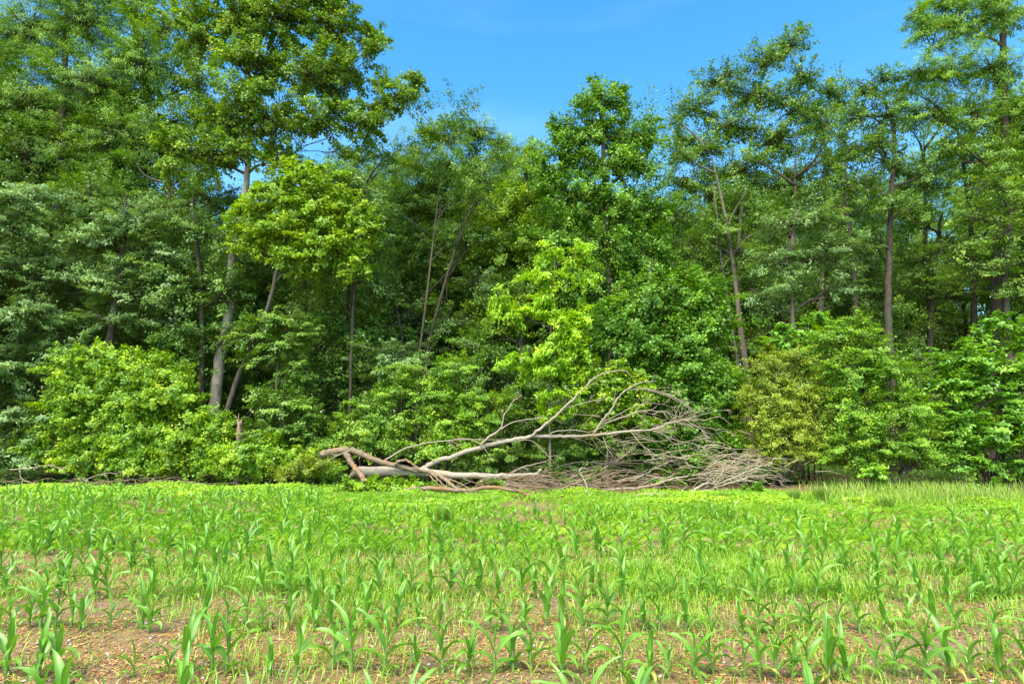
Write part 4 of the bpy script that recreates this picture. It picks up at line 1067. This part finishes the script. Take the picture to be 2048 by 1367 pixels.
def tuft(label, px, Y, h, r, n, mat, name='grass_tuft'):
    a, b, c = ray(px, 1000); x = a / b * Y; z = float(gh(x, Y))
    rr = r * np.sqrt(rng.uniform(0, 1, n)); aa = rng.uniform(0, 2 * PI, n)
    pos = np.stack([rr * np.cos(aa), rr * np.sin(aa), np.zeros(n) - .01], 1)
    o = obj(name, blades(name, pos, h * rng.uniform(.6, 1.1, n), .008, .35, mat), None, (x, Y, z))
    tag(o, label, 'grass tuft', 'grass tufts in the field')
tuft('dark tall tuft with feathery brownish tops standing alone among the maize', 888, 8.6, .42, .09, 260, M['tuft'])
tuft('dark narrow tuft just right of the clump of dark weeds', 1590, 10.6, .34, .08, 180, M['tuft'])
tuft('tuft of dark grass between the narrow tuft and the pale meadow grass', 1642, 10.7, .38, .11, 220, M['tuft'])
tuft('dark tuft at the near edge of the pale meadow grass', 1770, 10.0, .34, .13, 260, M['tuft'])
tuft('leaning tuft of grass by the foot of the brush heap', 1445, 11.0, .2, .1, 120, M['sedge'])

# straw, husks and pebbles on the soil
def flecks(name, label, cat, n, y0, y1, Lr, Wr, mat, lift=.004, pw=1.3):
    pt = scatter(n, y0, y1, lambda x, y: .25 + .75 * sstep(.35, .65, vn(x, y, .4, 61)), pw=pw); n = len(pt)
    pt[:, 2] += lift + rng.uniform(0, .012, n)
    bag = LeafBag(True)
    bag.add(pt, np.array([0, 0, 1.0]) + rng.normal(size=(n, 3)) * .3, rng.normal(size=(n, 3)) * np.array([1.4, 1, .3]), rng.uniform(*Lr, n), rng.uniform(*Wr, n), rng.uniform(0, 1, n), rng.uniform(0, 1, n), .1)
    tag(obj(name, bag.mesh(name, mat)), label, cat, None, 'stuff')
M['straw'] = leaf_mat('straw', (.13, .11, .06), (.30, .27, .19), (.42, .42, .36), tr=.1)
M['debris'] = leaf_mat('dark_debris', (.08, .045, .028), (.24, .13, .08), tr=.0)
flecks('straw_litter', 'pale straw and husk flecks strewn over the reddish soil', 'straw', 90000, 2.9, 9.5, (.015, .075), (.003, .009), M['straw'])
flecks('crop_debris', 'dark brown bits of old stalk lying on the soil', 'debris', 50000, 2.9, 9.5, (.02, .05), (.006, .014), M['debris'])
bag = TubeBag(); pb = scatter(1500, 2.9, 7.5, lambda x, y: x * 0 + 1.0)
Vs, Ls, Ss, k0 = [], [], [], 0
ico = norm(np.array([[1, 0, 0], [-1, 0, 0], [0, 1, 0], [0, -1, 0], [0, 0, 1], [0, 0, -1.]]))
fc = np.array([[0, 2, 4], [2, 1, 4], [1, 3, 4], [3, 0, 4], [2, 0, 5], [1, 2, 5], [3, 1, 5], [0, 3, 5]])
n = len(pb); sc = rng.uniform(.005, .016, (n, 1, 1)) * rng.uniform(.6, 1.3, (n, 6, 1)); V = (ico[None] * sc * np.array([1.3, 1, .7]) + pb[:, None, :] + np.array([0, 0, .006])).reshape(-1, 3)
Lp = (fc[None] + (np.arange(n) * 6)[:, None, None]).reshape(-1, 3)
M['pebble'] = bark_mat('pebble', (.40, .33, .27), (.62, .56, .50), None, scale=(30, 30, 30))
tag(obj('pebbles', mesh_np('pebbles', V, Lp.ravel(), np.full(len(Lp), 3), M['pebble'])), 'small pale pebbles scattered on the soil between the rows', 'pebbles', None, 'stuff')

pc = scatter(5200, 2.9, 8.5, lambda x, y: .2 + .8 * sstep(.4, .7, vn(x, y, .5, 65)), pw=1.2); n = len(pc)
sc = rng.uniform(.008, .034, (n, 1, 1)) * rng.uniform(.55, 1.35, (n, 6, 1)) * rng.uniform(.5, 1, (n, 1, 1)); V = (ico[None] * sc * np.array([1.2, 1, .6]) + pc[:, None, :]).reshape(-1, 3)
Lp = (fc[None] + (np.arange(n) * 6)[:, None, None]).reshape(-1, 3)
M['clod'] = bark_mat('soil_clod', (.10, .06, .037), (.27, .17, .10), (.22, .13, .06), scale=(25, 25, 25), bump=.6)
tag(obj('soil_clods', mesh_np('soil_clods', V, Lp.ravel(), np.full(len(Lp), 3), M['clod'])), 'small clods of brown earth lying between the maize rows', 'clods', None, 'stuff')

# leaf litter and shoots at the wood's foot
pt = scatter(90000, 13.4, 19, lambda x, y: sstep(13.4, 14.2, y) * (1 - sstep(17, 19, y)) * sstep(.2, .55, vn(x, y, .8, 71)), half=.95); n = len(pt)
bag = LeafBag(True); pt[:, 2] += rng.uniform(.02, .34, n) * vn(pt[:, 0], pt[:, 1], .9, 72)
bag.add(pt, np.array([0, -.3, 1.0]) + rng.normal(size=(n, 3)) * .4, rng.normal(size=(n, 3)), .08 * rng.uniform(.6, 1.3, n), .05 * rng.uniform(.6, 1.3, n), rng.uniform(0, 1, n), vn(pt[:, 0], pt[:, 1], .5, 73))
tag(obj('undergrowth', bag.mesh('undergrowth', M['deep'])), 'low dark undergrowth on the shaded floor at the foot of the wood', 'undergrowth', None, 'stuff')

# ------------------------------------------------------------------ maize
def corn_leaf(L, W, h0, az, e0, e1, twist=0.0, side=0.0, segs=8):
    t = np.linspace(0, 1, segs + 1); ds = L / segs
    el = e0 + (e1 - e0) * t ** 1.5
    a = az + side * t
    d = np.stack([np.cos(el) * np.cos(a), np.cos(el) * np.sin(a), np.sin(el)], 1)
    c = np.vstack([[0, 0, 0], np.cumsum(d[:-1] * ds, axis=0)]) + np.array([.004 * math.cos(az), .004 * math.sin(az), h0])
    w = W * np.clip(t / .28, .28, 1) ** .7 * np.clip(1 - t, 0, 1) ** .62 * 1.05
    s = np.stack([-np.sin(a), np.cos(a), np.zeros_like(a)], 1)
    nrm = np.cross(d, s)
    tw = twist * t
    s2 = s * np.cos(tw)[:, None] + nrm * np.sin(tw)[:, None]; n2 = np.cross(d, s2)
    ruf = .10 * W * np.sin(t * 17 + az * 3)
    l = c + s2 * (w * .5)[:, None] + n2 * (-.28 * w + ruf * (t > .15))[:, None] * -1
    r = c - s2 * (w * .5)[:, None] + n2 * (-.28 * w - ruf * (t > .15))[:, None] * -1
    V = np.stack([l, c, r], 1).reshape(-1, 3)
    rib = np.tile([0, 1, 0], segs + 1)
    i = np.arange(segs)[:, None] * 3
    q = np.concatenate([np.hstack([i, i + 3, i + 4, i + 1]), np.hstack([i + 1, i + 4, i + 5, i + 2])])
    return V, q, rib

def stem_geo(h, r):
    k = 6; V = []; rib = []
    for z, rr in ((-.03, r), (h * .5, r * .95), (h, r * .55)):
        for j in range(k):
            V.append([rr * math.cos(j * PI / 3), rr * math.sin(j * PI / 3), z]); rib.append(.3)
    q = [[a * k + j, a * k + (j + 1) % k, (a + 1) * k + (j + 1) % k, (a + 1) * k + j] for a in range(2) for j in range(k)]
    return np.array(V), np.array(q), np.array(rib)

variants = []
for v in range(22):
    h = rng.uniform(.16, .24)
    az = rng.uniform(-.5, .5) + (0 if v % 3 else PI / 2)
    geo = [('stem', 'corn_stem', stem_geo(h, rng.uniform(.008, .012)))]
    nl = int(rng.integers(5, 8))
    for i in range(nl):
        f = i / (nl - 1)
        L = [.13, .20, .27, .31, .31, .28, .24][min(6, i + (7 - nl) // 2)] * rng.uniform(.9, 1.15)
        W = (.030 + .034 * math.sin(PI * min(1, f * .7 + .2))) * rng.uniform(.9, 1.15)
        e0 = math.radians(50 + 34 * f + rng.uniform(-8, 8))
        e1 = math.radians(-78 + 122 * f ** 1.1 + rng.uniform(-65, 25))
        geo.append(('leaf', 'corn_yellow' if (i == 0 and v % 3 == 0) else 'corn', corn_leaf(L, W, h * (.12 + .88 * f), az + PI * (i % 2) + rng.uniform(-.35, .35), e0, e1, rng.uniform(-.7, .7), rng.uniform(-.4, .4))))
    parts = [(nm, mesh_np('maize_' + nm, V, q.ravel(), np.full(len(q), 4), M[mt], {'rib': ('POINT', rb)}, True)) for nm, mt, (V, q, rb) in geo]
    Vs, Qs, Rs, k0 = [], [], [], 0
    for nm, mt, (V, q, rb) in geo:
        Vs.append(V); Qs.append(q + k0); Rs.append(rb); k0 += len(V)
    one = (np.concatenate(Vs), np.concatenate(Qs), np.concatenate(Rs))
    whole = mesh_np('maize_plant', one[0], one[1].ravel(), np.full(len(one[1]), 4), M['corn'], {'rib': ('POINT', one[2])}, True)
    variants.append((parts, whole, one))

def ordinal(n):
    return '%d%s' % (n, 'th' if 10 <= n % 100 <= 20 else {1: 'st', 2: 'nd', 3: 'rd'}.get(n % 10, 'th'))
ROWN = ['nearest row cut by the bottom edge', 'second row', 'third row', 'fourth row', 'fifth row', 'sixth row', 'seventh row', 'eighth row', 'ninth row', 'tenth row', 'eleventh row', 'twelfth row']
count = 0; far = []
for r in range(12):
    Y = ROW0 + ROW_D * r
    half = Y * .93
    xs_ = []
    x = -half - .1 + rng.uniform(0, .1)
    while x < half + .1:
        if rng.uniform() < .93: xs_.append(x + rng.normal() * .02)
        x += rng.uniform(.09, .21)
    seen = 0
    for x in xs_:
        y = Y + rng.normal() * .025
        p = px_of(x, y)
        if y > 9.4 and p > 650: continue
        if y > 8.9 and p > 1650: continue
        sc = rng.uniform(.58, 1.0) * (1.0 if r < 3 else .94 if r < 6 else .88) * (.8 if rng.uniform() < .1 else 1)
        rz = rng.uniform(-.6, .6) + (PI if rng.uniform() < .5 else 0)
        z = float(gh(x, y)); v = int(rng.integers(0, 22)); parts, whole, one = variants[v]
        infr = -12 < p < 2060
        if infr: seen += 1
        if count < 300 and infr:
            lab = 'young maize plant, %s from the left in the %s' % (ordinal(seen), ROWN[r])
            if r < 4:
                o = thing('maize_plant', lab, 'maize plant', (x, y, z), 'young maize plants in rows')
                for nm, me in parts: obj(nm, me, o)
            else:
                o = obj('maize_plant', whole, None, (x, y, z)); tag(o, lab, 'maize plant', 'young maize plants in rows')
            o.rotation_euler = (rng.normal() * .10, rng.normal() * .10, rz); o.scale = (sc * 1.08, sc * 1.08, sc)
            count += 1
        else:
            ca, sa = math.cos(rz), math.sin(rz); V = one[0] * sc
            far.append((np.stack([V[:, 0] * ca - V[:, 1] * sa + x, V[:, 0] * sa + V[:, 1] * ca + y, V[:, 2] + z], 1), one[1], one[2]))
Vs, Qs, Rs, k0 = [], [], [], 0
for V, q, rb in far:
    Vs.append(V); Qs.append(q + k0); Rs.append(rb); k0 += len(V)
q = np.concatenate(Qs)
tag(obj('maize_rows', mesh_np('maize_rows', np.concatenate(Vs), q.ravel(), np.full(len(q), 4), M['corn'], {'rib': ('POINT', np.concatenate(Rs))}, True)),
    'farther rows of young maize running towards the light green carpet', 'maize', None, 'stuff')
